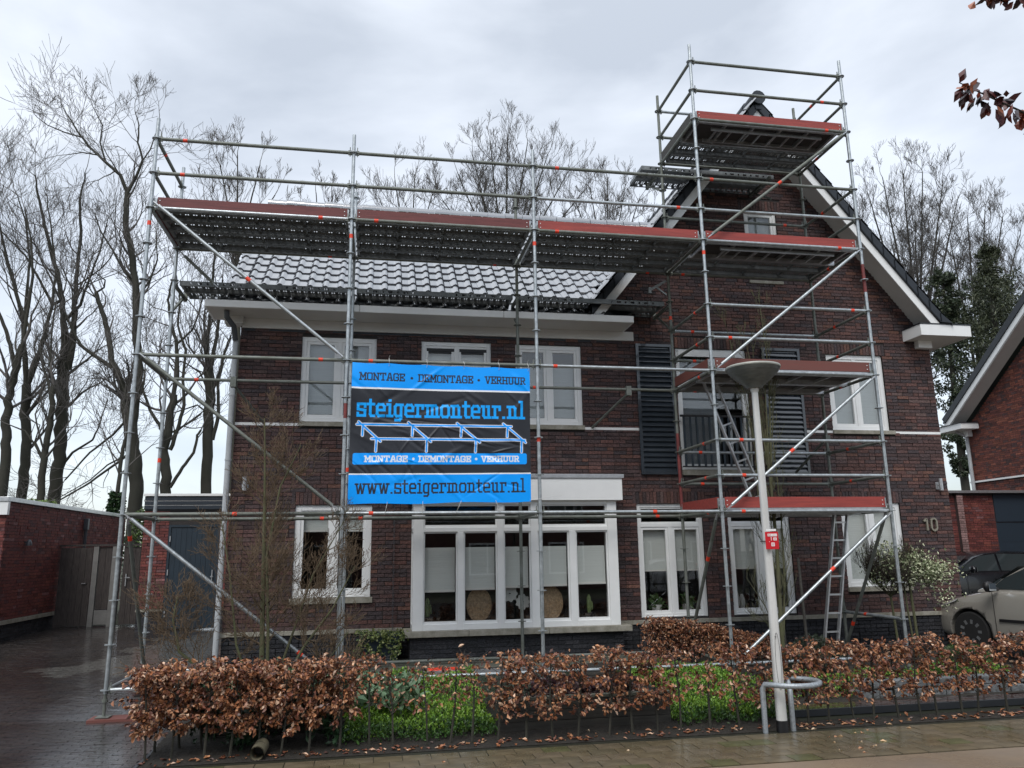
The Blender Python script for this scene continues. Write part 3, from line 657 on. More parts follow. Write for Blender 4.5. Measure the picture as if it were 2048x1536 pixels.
# gable verge, soffit, fascia
def rk(x, z0): return z0 - SL * abs(x - XG)
for sgn, xe in ((1, 13.05), (-1, 6.62)):
    def sl(za, zb, ya, yb, name, m, xe_=xe):
        ZC = 5.417 if xe_ > XG else 5.30; sg_ = 1 if xe_ > XG else -1; xa_ = XG + sg_ * (za - ZC) / SL; xb_ = XG + sg_ * (zb - ZC) / SL; MB().prism([(XG, za), (xa_, ZC), (xb_, ZC), (XG, zb)], ya, yb).build(name, m, house)
    sl(9.17, 9.385, 1.70, 1.725, 'barge_board', m_white)
    sl(9.34, 9.37, 1.725, W + .02, 'verge_soffit', m_offw)
    # verge tiles, stepped
    n = 17; L = abs(xe - XG) + .12
    for i in range(n):
        a = XG + sgn * L * i / n; c = XG + sgn * L * (i + 1) / n + sgn * .03; up = .0
        ZC = 5.418 if sgn > 0 else 5.31; MB().prism([(a, max(ZC, rk(a, 9.388))), (c, max(ZC, rk(c, 9.388))), (c, max(ZC + .01, rk(c, 9.60))), (a, max(ZC + .02, rk(a, 9.575)))], 1.655, 1.699).build('verge_tile', m_tiledk, house, bevel=.006)
MB().box(12.58, 13.60, 1.70, 1.73, 5.19, 5.395).build('eave_box_fascia', m_white, house, bevel=.003); MB().box(12.58, 12.605, 1.733, W, 5.19, 5.395).build('eave_box_fascia', m_white, house)
MB().box(13.575, 13.60, 1.733, 9.9, 5.19, 5.395).build('eave_box_fascia', m_white, house); MB().box(12.57, 13.62, 1.69, 9.9, 5.397, 5.415).build('eave_box_cap', m_tiledk, house); MB().box(12.607, 13.573, 1.733, 9.9, 5.20, 5.215).build('eave_soffit', m_offw, house)
MB().box(12.80, 13.08, W - .12, W + .3, 5.06, 5.198).build('eave_corbel', m_white, house, bevel=.003)
# roofs
def roofplane(pts, name='roof_deck'): return MB().quad(*pts).build(name, m_tiledk, house)
zr = 8.93
mp_ = MB(); ev = (1.72, 5.33); rg = (6.07, 8.93)
mainroof = MB().quad((.62, 1.75, 5.30), (7.0, 1.75, 5.30), (XG, 3.9, 7.1), (XG, 6.07, 8.90), (.62, 6.07, 8.90)).quad((.62, 6.07, 8.90), (XG, 6.07, 8.90), (XG, 10.4, 5.3), (.62, 10.4, 5.3)).build('roof', m_tiledk, house)
_tm = {}
def tile_mesh():
    if 't' in _tm: return _tm['t']
    w_, l_ = .245, .37; prof = [(0, .0), (.03, .006), (.055, .030), (.085, .042), (.115, .030), (.135, .006), (.15, 0), (.245, 0)]
    V = []; F = []
    for j, y in enumerate((0, l_)):
        for (x, z) in prof: V.append((x, y, z + .022 - (.022 if j else 0)))
    n = len(prof)
    for i in range(n - 1): F.append((i, i + 1, n + i + 1, n + i))
    b = len(V)
    for (x, z) in prof: V.append((x, 0, z + .022)); 
    for (x, z) in prof: V.append((x, 0.004, z - .006))
    for i in range(n - 1): F.append((b + i, b + n + i, b + n + i + 1, b + i + 1))
    me = mkmesh('roof_tile', V, F); me.polygons.foreach_set('use_smooth', [True] * (n - 1) + [False] * (n - 1)); me.materials.append(m_tile); _tm['t'] = me; _tm['V'] = np.array(V); _tm['F'] = np.array(F); return me
tile_mesh()
PIT = math.atan2(8.90 - 5.30, 6.07 - 1.75)
def tiles(parent, o, ux, uy, rows, colsn, keep, n_ind, seed):
    """o origin, ux across, uy up-slope unit vectors"""
    ux = Vector(ux); uy = Vector(uy); un = ux.cross(uy); r = random.Random(seed); L = []
    for j in range(rows):
        for i in range(colsn):
            p = Vector(o) + ux * (i * .24) + uy * (j * .335)
            if keep(p): L.append(p + un * (.012 + r.uniform(-.002, .003)) + ux * r.uniform(-.002, .002))
    rot = Matrix((ux, uy, un)).transposed()
    L.sort(key=lambda p: (p - Vector(CAM)).length)
    for p in L[:n_ind]:
        t_ = bpy.data.objects.new('roof_tile', _tm['t']); C.objects.link(t_); t_.parent = parent
        t_.matrix_local = Matrix.Translation(p - org(parent)) @ (rot @ Matrix.Rotation(r.uniform(-.004, .004), 3, 'Y')).to_4x4()
    rest = L[n_ind:]
    if rest:
        Rm = np.array(rot); V = (_tm['V'] @ Rm.T)[None] + (np.array([list(p) for p in rest]) - np.array(org(parent)))[:, None]; F = (np.arange(len(rest))[:, None, None] * len(_tm['V']) + _tm['F']).reshape(-1, 4)
        mobj('tiling', mkmesh('tiling', V.reshape(-1, 3), F), m_tile, parent, 'stuff')
def below_gable(p): return p.z > 9.60 - SL * abs(p.x - XG) + .0
tiles(mainroof, (.60, 1.72, 5.305), (1, 0, 0), (0, math.cos(PIT), math.sin(PIT)), 17, 38, lambda p: (p.x < 6.75 + .0 if p.y < 2.3 else below_gable(p)) and p.z < 8.9, 300, 3)
groof = MB()
for s in (1, -1):
    xe = XG + s * 3.35
    groof.quad((XG, 1.70, 9.585), (xe, 1.70, rk(xe, 9.585)), (xe, 10.2, rk(xe, 9.585)), (XG, 10.2, 9.585))
gro = groof.build('gable_roof', m_tiledk, house)
ang = math.atan(SL)
tiles(gro, (XG - 3.42, 1.70 + 33 * .24, rk(XG - 3.42, 9.60)), (0, -1, 0), (math.cos(ang), 0, math.sin(ang)), 16, 34, lambda p: p.z < 9.45, 0, 5)
tiles(gro, (XG + 3.42, 1.66, rk(XG + 3.42, 9.60)), (0, 1, 0), (-math.cos(ang), 0, math.sin(ang)), 16, 34, lambda p: p.z < 9.45, 0, 6)
for i in range(24):   # ridge tiles main
    x = .58 + i * .4; 
    if x > XG: break
    MB().path([(x, 6.07, 8.93 + .01 * (i % 2)), (x + .39, 6.07, 8.93 + .01 * (i % 2))], [.125, .115], 12).build('ridge_tile', m_tile, mainroof, smooth=True)
for i in range(21):
    y = 1.60 + i * .4; MB().path([(XG, y, 9.60), (XG, y + .42, 9.595)], [.135, .12], 14).build('ridge_tile', m_tiledk, gro, smooth=True)
MB().box(XG - .06, XG + .06, 1.64, 1.66, 9.38, 9.56).build('ridge_end_bracket', m_tiledk, gro)
# vent strip, lamps, number, rain chain, pot
MB().box(9.60, 10.27, W - .04, W, 6.19, 6.25).build('vent_canopy', m_stone, house, bevel=.01)
for (x, lab) in ((1.057, 'l'), (12.905, 'r')):
    o = MB().box(x - .05, x + .05, W - .03, W - .002, 2.47, 2.60).build('wall_lamp', m_alu, house, bevel=.008)
    MB().tube((x, W - .09, 2.45), (x, W - .09, 2.66), .035, n=14).tube((x, W - .06, 2.55), (x, W - .03, 2.55), .015).build('lamp_tube', m_alu, o, smooth=True)
num = [[(.0, .155), (.055, .205), (.055, 0)], [(.14, .035), (.14, .17), (.17, .205), (.215, .205), (.245, .17), (.245, .035), (.215, 0), (.17, 0), (.14, .035)]]
for d_ in num:
    b = MB(); dx = 12.52
    for (p, q) in zip(d_, d_[1:]): b.beam((dx + p[0], W - .028, 1.755 + p[1]), (dx + q[0], W - .028, 1.755 + q[1]), .030, .034, up=(0, 1, 0))
    b.build('house_number_digit', mat('bronze_number', (.26, .24, .19), .45, metal=.3), house, bevel=.002)
ch = thing('rain_chain', 'thin dark rain chain hanging down the brick wall left of the bay window', 'chain', (3.31, 2.13, .33))
z = 2.6; i = 0
while z > .36:
    MB().path([(3.31 + (.012 * math.cos(t) if i % 2 else 0), 2.13 + (0 if i % 2 else .012 * math.cos(t)), z + .026 * math.sin(t)) for t in [2 * math.pi * k / 8 for k in range(9)]], .0035, 4, False).build('link', m_pvcdk, ch); z -= .044; i += 1
pt = thing('planter_with_trailing_ivy', 'square dark planter with yellow-green trailing ivy beside the bay window plinth', 'planter', (3.13, 1.83, -.055))
MB().prism([(2.90, -.055), (3.36, -.055), (3.42, .36), (2.84, .36)], 1.62, 2.1).build('pot', m_navy, pt, bevel=.01)
R_ = np.random.RandomState(8); n = 900
tt = R_.uniform(0, 1, n); strand = R_.randint(0, 14, n); xs_ = 2.80 + strand / 13 * .66 + R_.normal(0, .02, n) + .04 * np.sin(tt * 6 + strand); drop = tt * (np.array([.42, .38, .35, .3, .12, .08, .36, .30, .1, .33, .35, .38, .15, .1])[strand])
P_ = np.stack([xs_, 1.60 - .03 * np.sin(tt * 3) + R_.normal(0, .02, n), .385 - drop], 1); P_[:200, 1] = R_.uniform(1.6, 2.1, 200); P_[:200, 2] = .38
D_ = R_.normal(size=(n, 3)) * .6 + [0, -.5, -.4]
V, F, K = leafcloud(P_, D_, (.025, .045), (.7, .9), [((.16, .19, .05), .5), ((.07, .11, .03), .5), ((.30, .32, .14), .2)], 4); mobj('foliage', mkmesh('foliage', V - np.array(org(pt)), F, K), m_leafgr, pt, 'stuff')

# ================================================================ SCAFFOLD
SX = [0, 2.600, 5.166, 7.735, 10.330]; YI = 1.42
scaf = thing('scaffold', 'galvanised steel tube scaffold with red toe boards standing along the house front', 'scaffold', (5.2, .7, -.3))
def zk(k): return 7 - .5 * k
b = MB()
for q in range(12):
    t0, t1 = 2 * math.pi * q / 12, 2 * math.pi * (q + 1) / 12
    ri, ro = (.030, .061)
    c0, s0, c1, s1 = math.cos(t0), math.sin(t0), math.cos(t1), math.sin(t1)
    for zz in (-.0045, .0045): b.quad((ri * c0, ri * s0, zz), (ro * c0, ro * s0, zz), (ro * c1, ro * s1, zz), (ri * c1, ri * s1, zz))
    b.quad((ro * c0, ro * s0, -.0045), (ro * c1, ro * s1, -.0045), (ro * c1, ro * s1, .0045), (ro * c0, ro * s0, .0045))
ROS = mkmesh('rosette', b.v, b.f); ROS.materials.append(m_galv)
ROSD = ROS.copy(); ROSD.materials.clear(); ROSD.materials.append(m_galvold)
def standard(x, y, zb, zt, ks, m, bands=(), dark=None):
    o = MB().tube((x, y, zb + .25), (x, y, zt), .0242, n=14).build('standard', m, scaf, smooth=True)
    for k in ks:
        r = bpy.data.objects.new('rosette', ROS if m is m_galv else ROSD); C.objects.link(r); r.parent = o; r.location = Vector((x, y, zk(k))) - org(scaf)
        r.rotation_euler = (0, 0, rng.random())
    for z in (zb + 2.0 + .2, zb + 4.2, zb + 6.2):
        if z < zt - .3: MB().lathe([(.0265, 0), (.0265, .18)], (x, y, z), 14).build('coupling_sleeve', m, o)
    MB().tube((x, y, zb), (x, y, zb + .26), .018, n=10).lathe([(.034, .16), (.034, .19)], (x, y, zb), 10).box(x - .075, x + .075, y - .075, y + .075, zb, zb + .008).build('base_jack', m_galvold, o)
    for z in bands: MB().lathe([(.0252, -.03), (.0252, .03)], (x, y, z), 14).build('marking_band', m_orange, o)
    if dark: MB().lathe([(.0250, 0), (.0250, dark[1] - dark[0])], (x, y, dark[0]), 14).build('painted_section', m_redpaint, o)
    return o
ztop = [7.30, 7.28, 7.26, 9.30, 9.29]; ztopi = [7.32, 7.10, 7.28, 9.30, 9.30]
for i, x in enumerate(SX):
    k0 = -4 if i > 2 else 0
    standard(x, 0, -.29, ztop[i], range(k0, 15), m_galv, bands=[(5.78,), (5.75,), (5.79,), (5.80,), ()][i] + ((2.97,) if i == 2 else ()), dark={1: (3.22, 3.42), 4: (5.3, 5.75)}.get(i))
    standard(x, YI, -.24, ztopi[i], range(k0, 15), m_galv if i in (0, 1) else m_galvold, bands=[(3.12 - .3,), (2.7,), (), (5.22,), ()][i], dark={3: (2.0, 3.3)}.get(i))
def ledger(p0, p1, m=None, band=None, r=.0242, name='ledger'):
    p0 = Vector(p0); p1 = Vector(p1); d = (p1 - p0).normalized(); m = m or (m_galv if rng.random() < .45 else m_galvold)
    o = MB().tube(p0 + d * .05, p1 - d * .05, r, n=12).build(name, m, scaf, smooth=True)
    for q, s in ((p0, 1), (p1, -1)):
        MB().beam(q + d * s * .028, q + d * s * .075, .03, .062).box(q.x + d.x * s * .05 - .006, q.x + d.x * s * .05 + .006, q.y + d.y * s * .05 - .006, q.y + d.y * s * .05 + .006, q.z - .055, q.z + .085).build('wedge_head', m_galvold, o)
    if band is None: band = rng.choice([.12, .14, .84, .88])
    if band:
        c = p0.lerp(p1, band); MB().tube(c - d * .028, c + d * .028, r + .0012, n=12).build('marking_band', m_orange, o)
    return o
def xl(i, k, y=0, m=None, band=None): return ledger((SX[i], y, zk(k)), (SX[i + 1], y, zk(k)), m, band)
G, O_ = m_galv, m_galvold
xl(0, 0, m=O_, band=.14); xl(0, 1, m=O_, band=.14); xl(0, 2, m=G, band=.84); xl(0, 6, m=O_, band=.87); xl(0, 10, m=O_, band=.5)
xl(1, 0, m=O_, band=0); xl(1, 1, m=O_, band=0); xl(1, 2, m=O_, band=.13); xl(1, 6, m=O_, band=.12); xl(1, 10, m=G, band=.14)
xl(2, 0, m=O_, band=.14); xl(2, 1, m=G, band=.86); xl(2, 2, m=O_, band=.13); xl(2, 6, m=G, band=.1); xl(2, 10, m=G, band=.62)
for k, bb in ((-4, 0), (-3, .85), (-2, .86), (0, .08), (1, 0), (2, .86), (4, .9), (5, .12), (6, .12), (8, .14), (9, .14), (10, .12)): xl(3, k, m=(O_ if k < 1 else G), band=bb)
for i in (0, 1, 2): xl(i, 14, m=G, band=0)
xl(3, 14, m=G, band=0)
for i, k, bb in ((0, 6, .16), (0, 10, .87), (1, 6, 0), (1, 10, .08), (2, 6, .1), (2, 10, .84), (0, 14, 0), (1, 14, 0), (2, 14, 0), (3, 14, .7), (3, 13, 0)): 
    if not (i == 3 and k == 13): xl(i, k, YI, band=bb)
for k, bb in ((-4, 0), (-3, 0), (-2, 0), (0, .85), (2, .1), (4, .14), (5, .14), (6, .13), (8, .14), (9, .14), (10, .1)): xl(3, k, YI, band=bb)
for i in (0, 1, 2): xl(i, 2, YI, m=O_, band=.86)
def tr(i, k, m=None, band=None): return ledger((SX[i], 0, zk(k)), (SX[i], YI, zk(k)), m, band, name='transom')
for k in (0, 1, 2, 6, 10, 14): tr(0, k, band=.3 if k in (0,) else 0)
for i in (1, 2): [tr(i, k, O_, 0) for k in (2, 10, 14)]
for k in (-4, -3, -2, 2, 4, 5, 6, 8, 9, 10, 14): tr(3, k, O_, .3 if k > 3 else 0)
for k in (-4, -3, -2, 0, 1, 2, 4, 5, 6, 8, 9, 10, 13): tr(4, k, O_ if k != 13 else G, .6)
def brace(p0, p1, m=G, band=.5):
    p0 = Vector(p0); p1 = Vector(p1); d = (p1 - p0).normalized()
    o = MB().tube(p0 + d * .09, p1 - d * .09, .0242, n=12).build('diagonal_brace', m, scaf, smooth=True)
    for q, s in ((p0, 1), (p1, -1)): MB().beam(q + d * s * .0, q + d * s * .12, .014, .046, up=(0, 1, 0)).build('brace_end', m_alu, o)
    if band: c = p0.lerp(p1, band); MB().tube(c - d * .035, c + d * .035, .0256, n=12).build('marking_band', m_orange, o)
oy = -.055
brace((.05, oy, 6.06), (2.55, oy, 4.03), band=.5); brace((.05, oy, 4.0), (2.55, oy, 2.04), O_, 0); brace((.05, oy, 2.0), (2.5, oy, .06), band=.86)
brace((10.28, oy, 7.97), (7.79, oy, 6.02), O_, .5); brace((10.28, oy, 5.97), (7.79, oy, 4.03), band=0); brace((10.28, oy, 3.97), (7.79, oy, 2.03), band=.58); brace((10.28, oy, 1.97), (7.79, oy, .04), band=.4)
brace((.05, .05, 1.97), (.05, YI - .02, -.05), O_, .12); brace((SX[3] - .05, .05, 1.97), (SX[3] - .05, YI - .02, -.05), O_, .3); brace((SX[4] - .05, .05, 1.97), (SX[4] - .05, YI - .02, -.05), O_, .8)
brace((.05, YI, 5.95), (.62, YI + .02, 5.42), O_, 0); 
# wall ties
for (x, z) in ((.93, 4.0), (6.95, 4.0)):
    MB().tube((x, YI + .02, z - .06), (x + (.35 if x < 2 else -.4), W - .02, z - .5), .022, n=10).box(x - .04, x + .04, YI - .04, YI + .05, z - .1, z + .05).build('wall_tie', O_, scaf)
MB().tube((10.33, YI, 3.25), (10.15, W - .03, 2.75), .022, n=10).box(10.29, 10.37, YI - .05, YI + .05, 3.2, 3.3).build('wall_tie', O_, scaf)
# decks
def flange(o, xa, xb, ya, yb_, z, slots):
    """side flange; slots are real openings"""
    if not slots: o.box(xa, xb, ya, yb_, z - .075, z); return
    o.box(xa, xb, ya, yb_, z - .022, z).box(xa, xb, ya, yb_, z - .075, z - .055); x = xa
    for base in (xa + .16, xa + 1.55):
        for q in range(7):
            hw_ = .034 if q % 2 else .015; c = base + q * .118
            if c + hw_ > xb - .02: break
            o.box(x, c - hw_, ya, yb_, z - .055, z - .022); x = c + hw_
    o.box(x, xb, ya, yb_, z - .055, z - .022)
def plank(x0, x1, y, z, w_=.32, holes=False):
    o = MB(); xa, xb = x0 + .055, x1 - .055
    flange(o, xa, xb, y, y + .002, z, holes == 'front'); flange(o, xa, xb, y + w_ - .002, y + w_, z, holes == 'rear')
    o.box(xa, xb, y + .002, y + .024, z - .077, z - .075).box(xa, xb, y + w_ - .024, y + w_ - .002, z - .077, z - .075)
    o.box(xa, xb, y + w_ * .5 - .03, y + w_ * .5 + .03, z - .022, z - .004)
    for xx in (x0 + .05, x1 - .09): o.box(xx, xx + .04, y + .01, y + w_ - .01, z - .06, z - .003)
    if not holes:
        for q in range(1, 4): xx = x0 + (x1 - x0) * q / 4; o.box(xx - .012, xx + .012, y + .004, y + w_ - .004, z - .045, z - .004)
    d_ = o.build('deck_plank', m_steel, scaf)
    t = MB().quad((xa, y, z), (xb, y, z), (xb, y + w_, z), (xa, y + w_, z)); t.build('perforated_sheet', m_perf, d_)
def hatch(x0, x1, y, z, ladder=True, w_=.61):
    o = MB().box(x0 + .05, x1 - .05, y, y + .025, z - .09, z - .01).box(x0 + .05, x1 - .05, y + w_ - .025, y + w_, z - .09, z - .01)
    for q in range(6): xx = x0 + .1 + (x1 - x0 - .25) * q / 5; o.box(xx, xx + .03, y + .025, y + w_ - .025, z - .06, z - .015)
    d_ = o.build('hatch_deck', m_alu, scaf); MB().box(x0 + .055, x1 - .055, y + .002, y + w_ - .002, z - .012, z).build('deck_board', m_ply, d_)
    if ladder:
        l = MB().beam((x0 + .35, y + .13, z - .105), (x1 - .35, y + .13, z - .105), .022, .05).beam((x0 + .35, y + .46, z - .105), (x1 - .35, y + .46, z - .105), .022, .05)
        for q in range(8): xx = x0 + .45 + q * .25; l.beam((xx, y + .14, z - .105), (xx, y + .45, z - .105), .025, .025)
        l.build('folded_ladder', m_alu, d_)
zd = 6.06
for i in range(3):
    for j in range(4): plank(SX[i], SX[i + 1], .04 + j * .335, zd)
hatch(SX[3], SX[4], .04, zd); [plank(SX[3], SX[4], .04 + .65 + j * .335, zd) for j in range(2)]
hatch(SX[3], SX[4], .04, 8.06); [plank(SX[3], SX[4], .04 + .65 + j * .335, 8.06) for j in range(2)]
for z in (4.06, 2.06):
    hatch(SX[3], SX[4], .04, z, False); hatch(SX[3], SX[4], .70, z, False)
for i in range(3):
    for j in range(2): plank(SX[i], SX[i + 1], YI + .09 + j * .325, 5.53, holes=('front', 'rear')[j])
for j in range(2): plank(7.36, 9.93, YI + .09 + j * .325, 7.99, holes=('front', 'rear')[j])
for (x, z) in [(x, 5.44) for x in SX[:4]] + [(7.735, 7.90), (9.75, 7.90)]:
    MB().beam((x, YI, z), (x, YI + .72, z), .04, .045).beam((x, YI + .03, z - .4), (x, YI + .6, z - .02), .03, .03).box(x - .025, x + .025, YI + .70, YI + .74, z - .03, z + .1).build('bracket', O_, scaf)
MB().beam((7.69, YI, 5.86), (7.42, YI - .0, 5.70), .03, .04).beam((7.69, YI, 5.62), (7.50, YI, 5.76), .025, .025).box(7.38, 7.42, YI - .03, YI + .03, 5.63, 5.73).build('folded_bracket', m_galv, scaf)
# toe boards
def toe(p0, p1, z, m):
    p0 = Vector(p0); p1 = Vector(p1); d = (p1 - p0).normalized(); o = MB().beam(p0 + d * .07 + Vector((0, 0, z + .075)), p1 - d * .05 + Vector((0, 0, z + .075)), .03, .15).build('toe_board', m, scaf, bevel=.002)
    for q, s in ((p0, 1), (p1, -1)):
        c = q + d * s * .055 + Vector((0, 0, z + .075)); MB().beam(c - d * s * .012, c + d * s * .006, .036, .12).build('toe_board_fitting', m_galv, o)
        MB().box(c.x + d.x * s * .045 - .006, c.x + d.x * s * .045 + .006, c.y - .022, c.y - .016, c.z + .02, c.z + .032).box(c.x + d.x * s * .045 - .006, c.x + d.x * s * .045 + .006, c.y - .022, c.y - .016, c.z - .04, c.z - .028).build('bolt', m_white, o)
ty = .045
for i, m in ((0, m_toedk), (1, m_toedk), (2, m_toe), (3, m_toe)): toe((SX[i], ty, 0), (SX[i + 1], ty, 0), 6.02, m)
toe((SX[3], ty, 0), (SX[4], ty, 0), 8.02, m_toe); toe((SX[3], .03, 0), (SX[3], YI, 0), 8.02, m_timber)
toe((SX[3], ty, 0), (SX[4], ty, 0), 4.05, m_toebr); toe((SX[3], .03, 0), (SX[3], YI, 0), 4.05, m_toebr)
toe((SX[3], ty, 0), (SX[4], ty, 0), 2.05, m_toe); toe((SX[3], .03, 0), (SX[3], YI, 0), 2.05, m_toe)
toe((.03, .0, 0), (.03, YI, 0), 6.02, m_toedk)
# sole boards
MB().box(-.14, .62, -.13, .14, -.33, -.298).build('sole_board', m_toebr, scaf); MB().box(2.4, 2.85, -.12, .12, bedz(2.6, 0) - .01, bedz(2.6, 0) + .03).build('sole_board', m_timber, scaf)
def ladder(p0, p1, wdir, wd, n, label, name='ladder'):
    p0 = Vector(p0); p1 = Vector(p1); wv = Vector(wdir).normalized() * wd; t_ = thing(name, label, 'ladder', tuple(p0))
    for off in (Vector((0, 0, 0)), wv): MB().beam(p0 + off, p1 + off, .024, .06, up=(0, 1, 0)).build('rail', m_alu, t_, bevel=.002)
    for i in range(n): q = p0.lerp(p1, (i + .5) / n); MB().beam(q, q + wv, .026, .026).build('rung', m_alu, t_)
ladder((9.58, .9, -.14), (10.0, .9, 2.0), (1, 0, 0), .22, 8, 'narrow aluminium ladder standing on the ground below the lowest red toe board')
ladder((8.62, .75, 2.08), (7.93, .75, 4.0), (1, 0, .35), .19, 7, 'aluminium ladder leaning inside the tower between the two middle decks')
o = MB().box(3.75, 4.15, .62, .82, bedz(3.9, .7), bedz(3.9, .7) + .06).build('orange_crate_lid', m_orange, bevel=.01); tag(o, 'flat orange plastic item lying on the ground behind the hedge', 'box')
o = MB().box(2.9, 5.4, .5, .62, bedz(4, .5), bedz(4, .5) + .05).build('aluminium_beam', m_alu); tag(o, 'long aluminium beam lying on the ground in front of the bay window', 'beam')

# ================================================================ BANNER
def glyph_strokes():
    g = {}
    def s(ch, w_, *pl): g[ch] = (w_, pl)
    f = .13
    s('M', 1.0, [(.15, 0), (.15, 1)], [(.85, 0), (.85, 1)], [(.15, 1), (.5, .35), (.85, 1)], [(0, 0), (.3, 0)], [(.7, 0), (1, 0)], [(0, 1), (.18, 1)], [(.82, 1), (1, 1)])
    s('O', .72, [(.15, 0), (.57, 0), (.70, .15), (.70, .85), (.57, 1), (.15, 1), (.02, .85), (.02, .15), (.15, 0)])
    s('N', .92, [(.15, 0), (.15, 1), (.75, 0), (.75, 1)], [(0, 0), (.3, 0)], [(0, 1), (.18, 1)], [(.6, 1), (.9, 1)])
    s('T', .80, [(.4, 0), (.4, 1)], [(.02, .78), (.02, 1), (.78, 1), (.78, .78)], [(.24, 0), (.56, 0)])
    s('A', .90, [(.12, 0), (.36, 1), (.54, 1), (.78, 0)], [(.22, .34), (.68, .34)], [(0, 0), (.26, 0)], [(.64, 0), (.9, 0)])
    s('G', .76, [(.70, .72), (.70, .85), (.57, 1), (.15, 1), (.02, .85), (.02, .15), (.15, 0), (.57, 0), (.70, .15), (.70, .45), (.42, .45)])
    s('E', .74, [(.14, 0), (.14, 1)], [(0, 0), (.70, 0), (.70, .25)], [(0, 1), (.70, 1), (.70, .75)], [(.14, .5), (.48, .5)], [(.48, .38), (.48, .62)])
    s('D', .78, [(.14, 0), (.14, 1)], [(0, 0), (.6, 0), (.74, .15), (.74, .85), (.6, 1), (0, 1)])
    s('V', .88, [(.12, 1), (.40, 0), (.48, 0), (.76, 1)], [(0, 1), (.26, 1)], [(.62, 1), (.88, 1)])
    s('R', .82, [(.14, 0), (.14, 1)], [(0, 1), (.58, 1), (.70, .88), (.70, .60), (.58, .48), (.14, .48)], [(.45, .48), (.70, 0), (.80, 0)], [(0, 0), (.28, 0)])
    s('H', .88, [(.14, 0), (.14, 1)], [(.74, 0), (.74, 1)], [(.14, .5), (.74, .5)], [(0, 0), (.28, 0)], [(0, 1), (.28, 1)], [(.6, 0), (.88, 0)], [(.6, 1), (.88, 1)])
    s('U', .86, [(.14, 1), (.14, .15), (.27, 0), (.59, 0), (.72, .15), (.72, 1)], [(0, 1), (.28, 1)], [(.58, 1), (.86, 1)])
    x = .68   # lower case, x height
    s('s', .60, [(.56, x * .78), (.56, x), (.04, x), (.04, x * .55), (.56, x * .45), (.56, 0), (.03, 0), (.03, x * .2)])
    s('t', .52, [(.20, .92), (.20, .1), (.28, 0), (.48, 0)], [(.02, x), (.46, x)])
    s('e', .62, [(.56, 0), (.16, 0), (.04, .12), (.04, x - .12), (.16, x), (.46, x), (.58, x - .12), (.58, x * .5), (.04, x * .5)])
    s('i', .42, [(.22, 0), (.22, x), (.05, x)], [(.04, 0), (.40, 0)], [(.205, .93), (.235, .93)])
    s('g', .66, [(.60, x), (.16, x), (.04, x - .12), (.04, .12), (.16, 0), (.50, 0)], [(.50, x), (.50, -.12), (.40, -.24), (.10, -.24)])
    s('r', .60, [(.18, 0), (.18, x)], [(.03, x), (.56, x), (.56, x * .72)], [(.03, 0), (.36, 0)])
    s('m', 1.06, [(.18, 0), (.18, x)], [(.03, x), (.80, x), (.90, x - .1), (.90, 0)], [(.54, x), (.54, 0)], [(.04, 0), (.32, 0)], [(.42, 0), (.68, 0)], [(.78, 0), (1.04, 0)])
    s('o', .64, [(.16, 0), (.48, 0), (.60, .12), (.60, x - .12), (.48, x), (.16, x), (.04, x - .12), (.04, .12), (.16, 0)])
    s('n', .76, [(.18, 0), (.18, x)], [(.03, x), (.50, x), (.60, x - .1), (.60, 0)], [(.04, 0), (.32, 0)], [(.46, 0), (.74, 0)])
    s('u', .72, [(.04, x), (.16, x), (.16, .12), (.26, 0), (.56, 0), (.68, 0)], [(.42, x), (.56, x), (.56, 0)])
    s('.', .26, [(.10, .0), (.13, .0)])
    s('l', .42, [(.06, 1), (.22, 1), (.22, 0)], [(.04, 0), (.40, 0)])
    s('w', .96, [(.10, x), (.26, 0), (.32, 0), (.48, x), (.64, 0), (.70, 0), (.86, x)], [(0, x), (.22, x)], [(.74, x), (.96, x)])
    return g
GL = glyph_strokes()
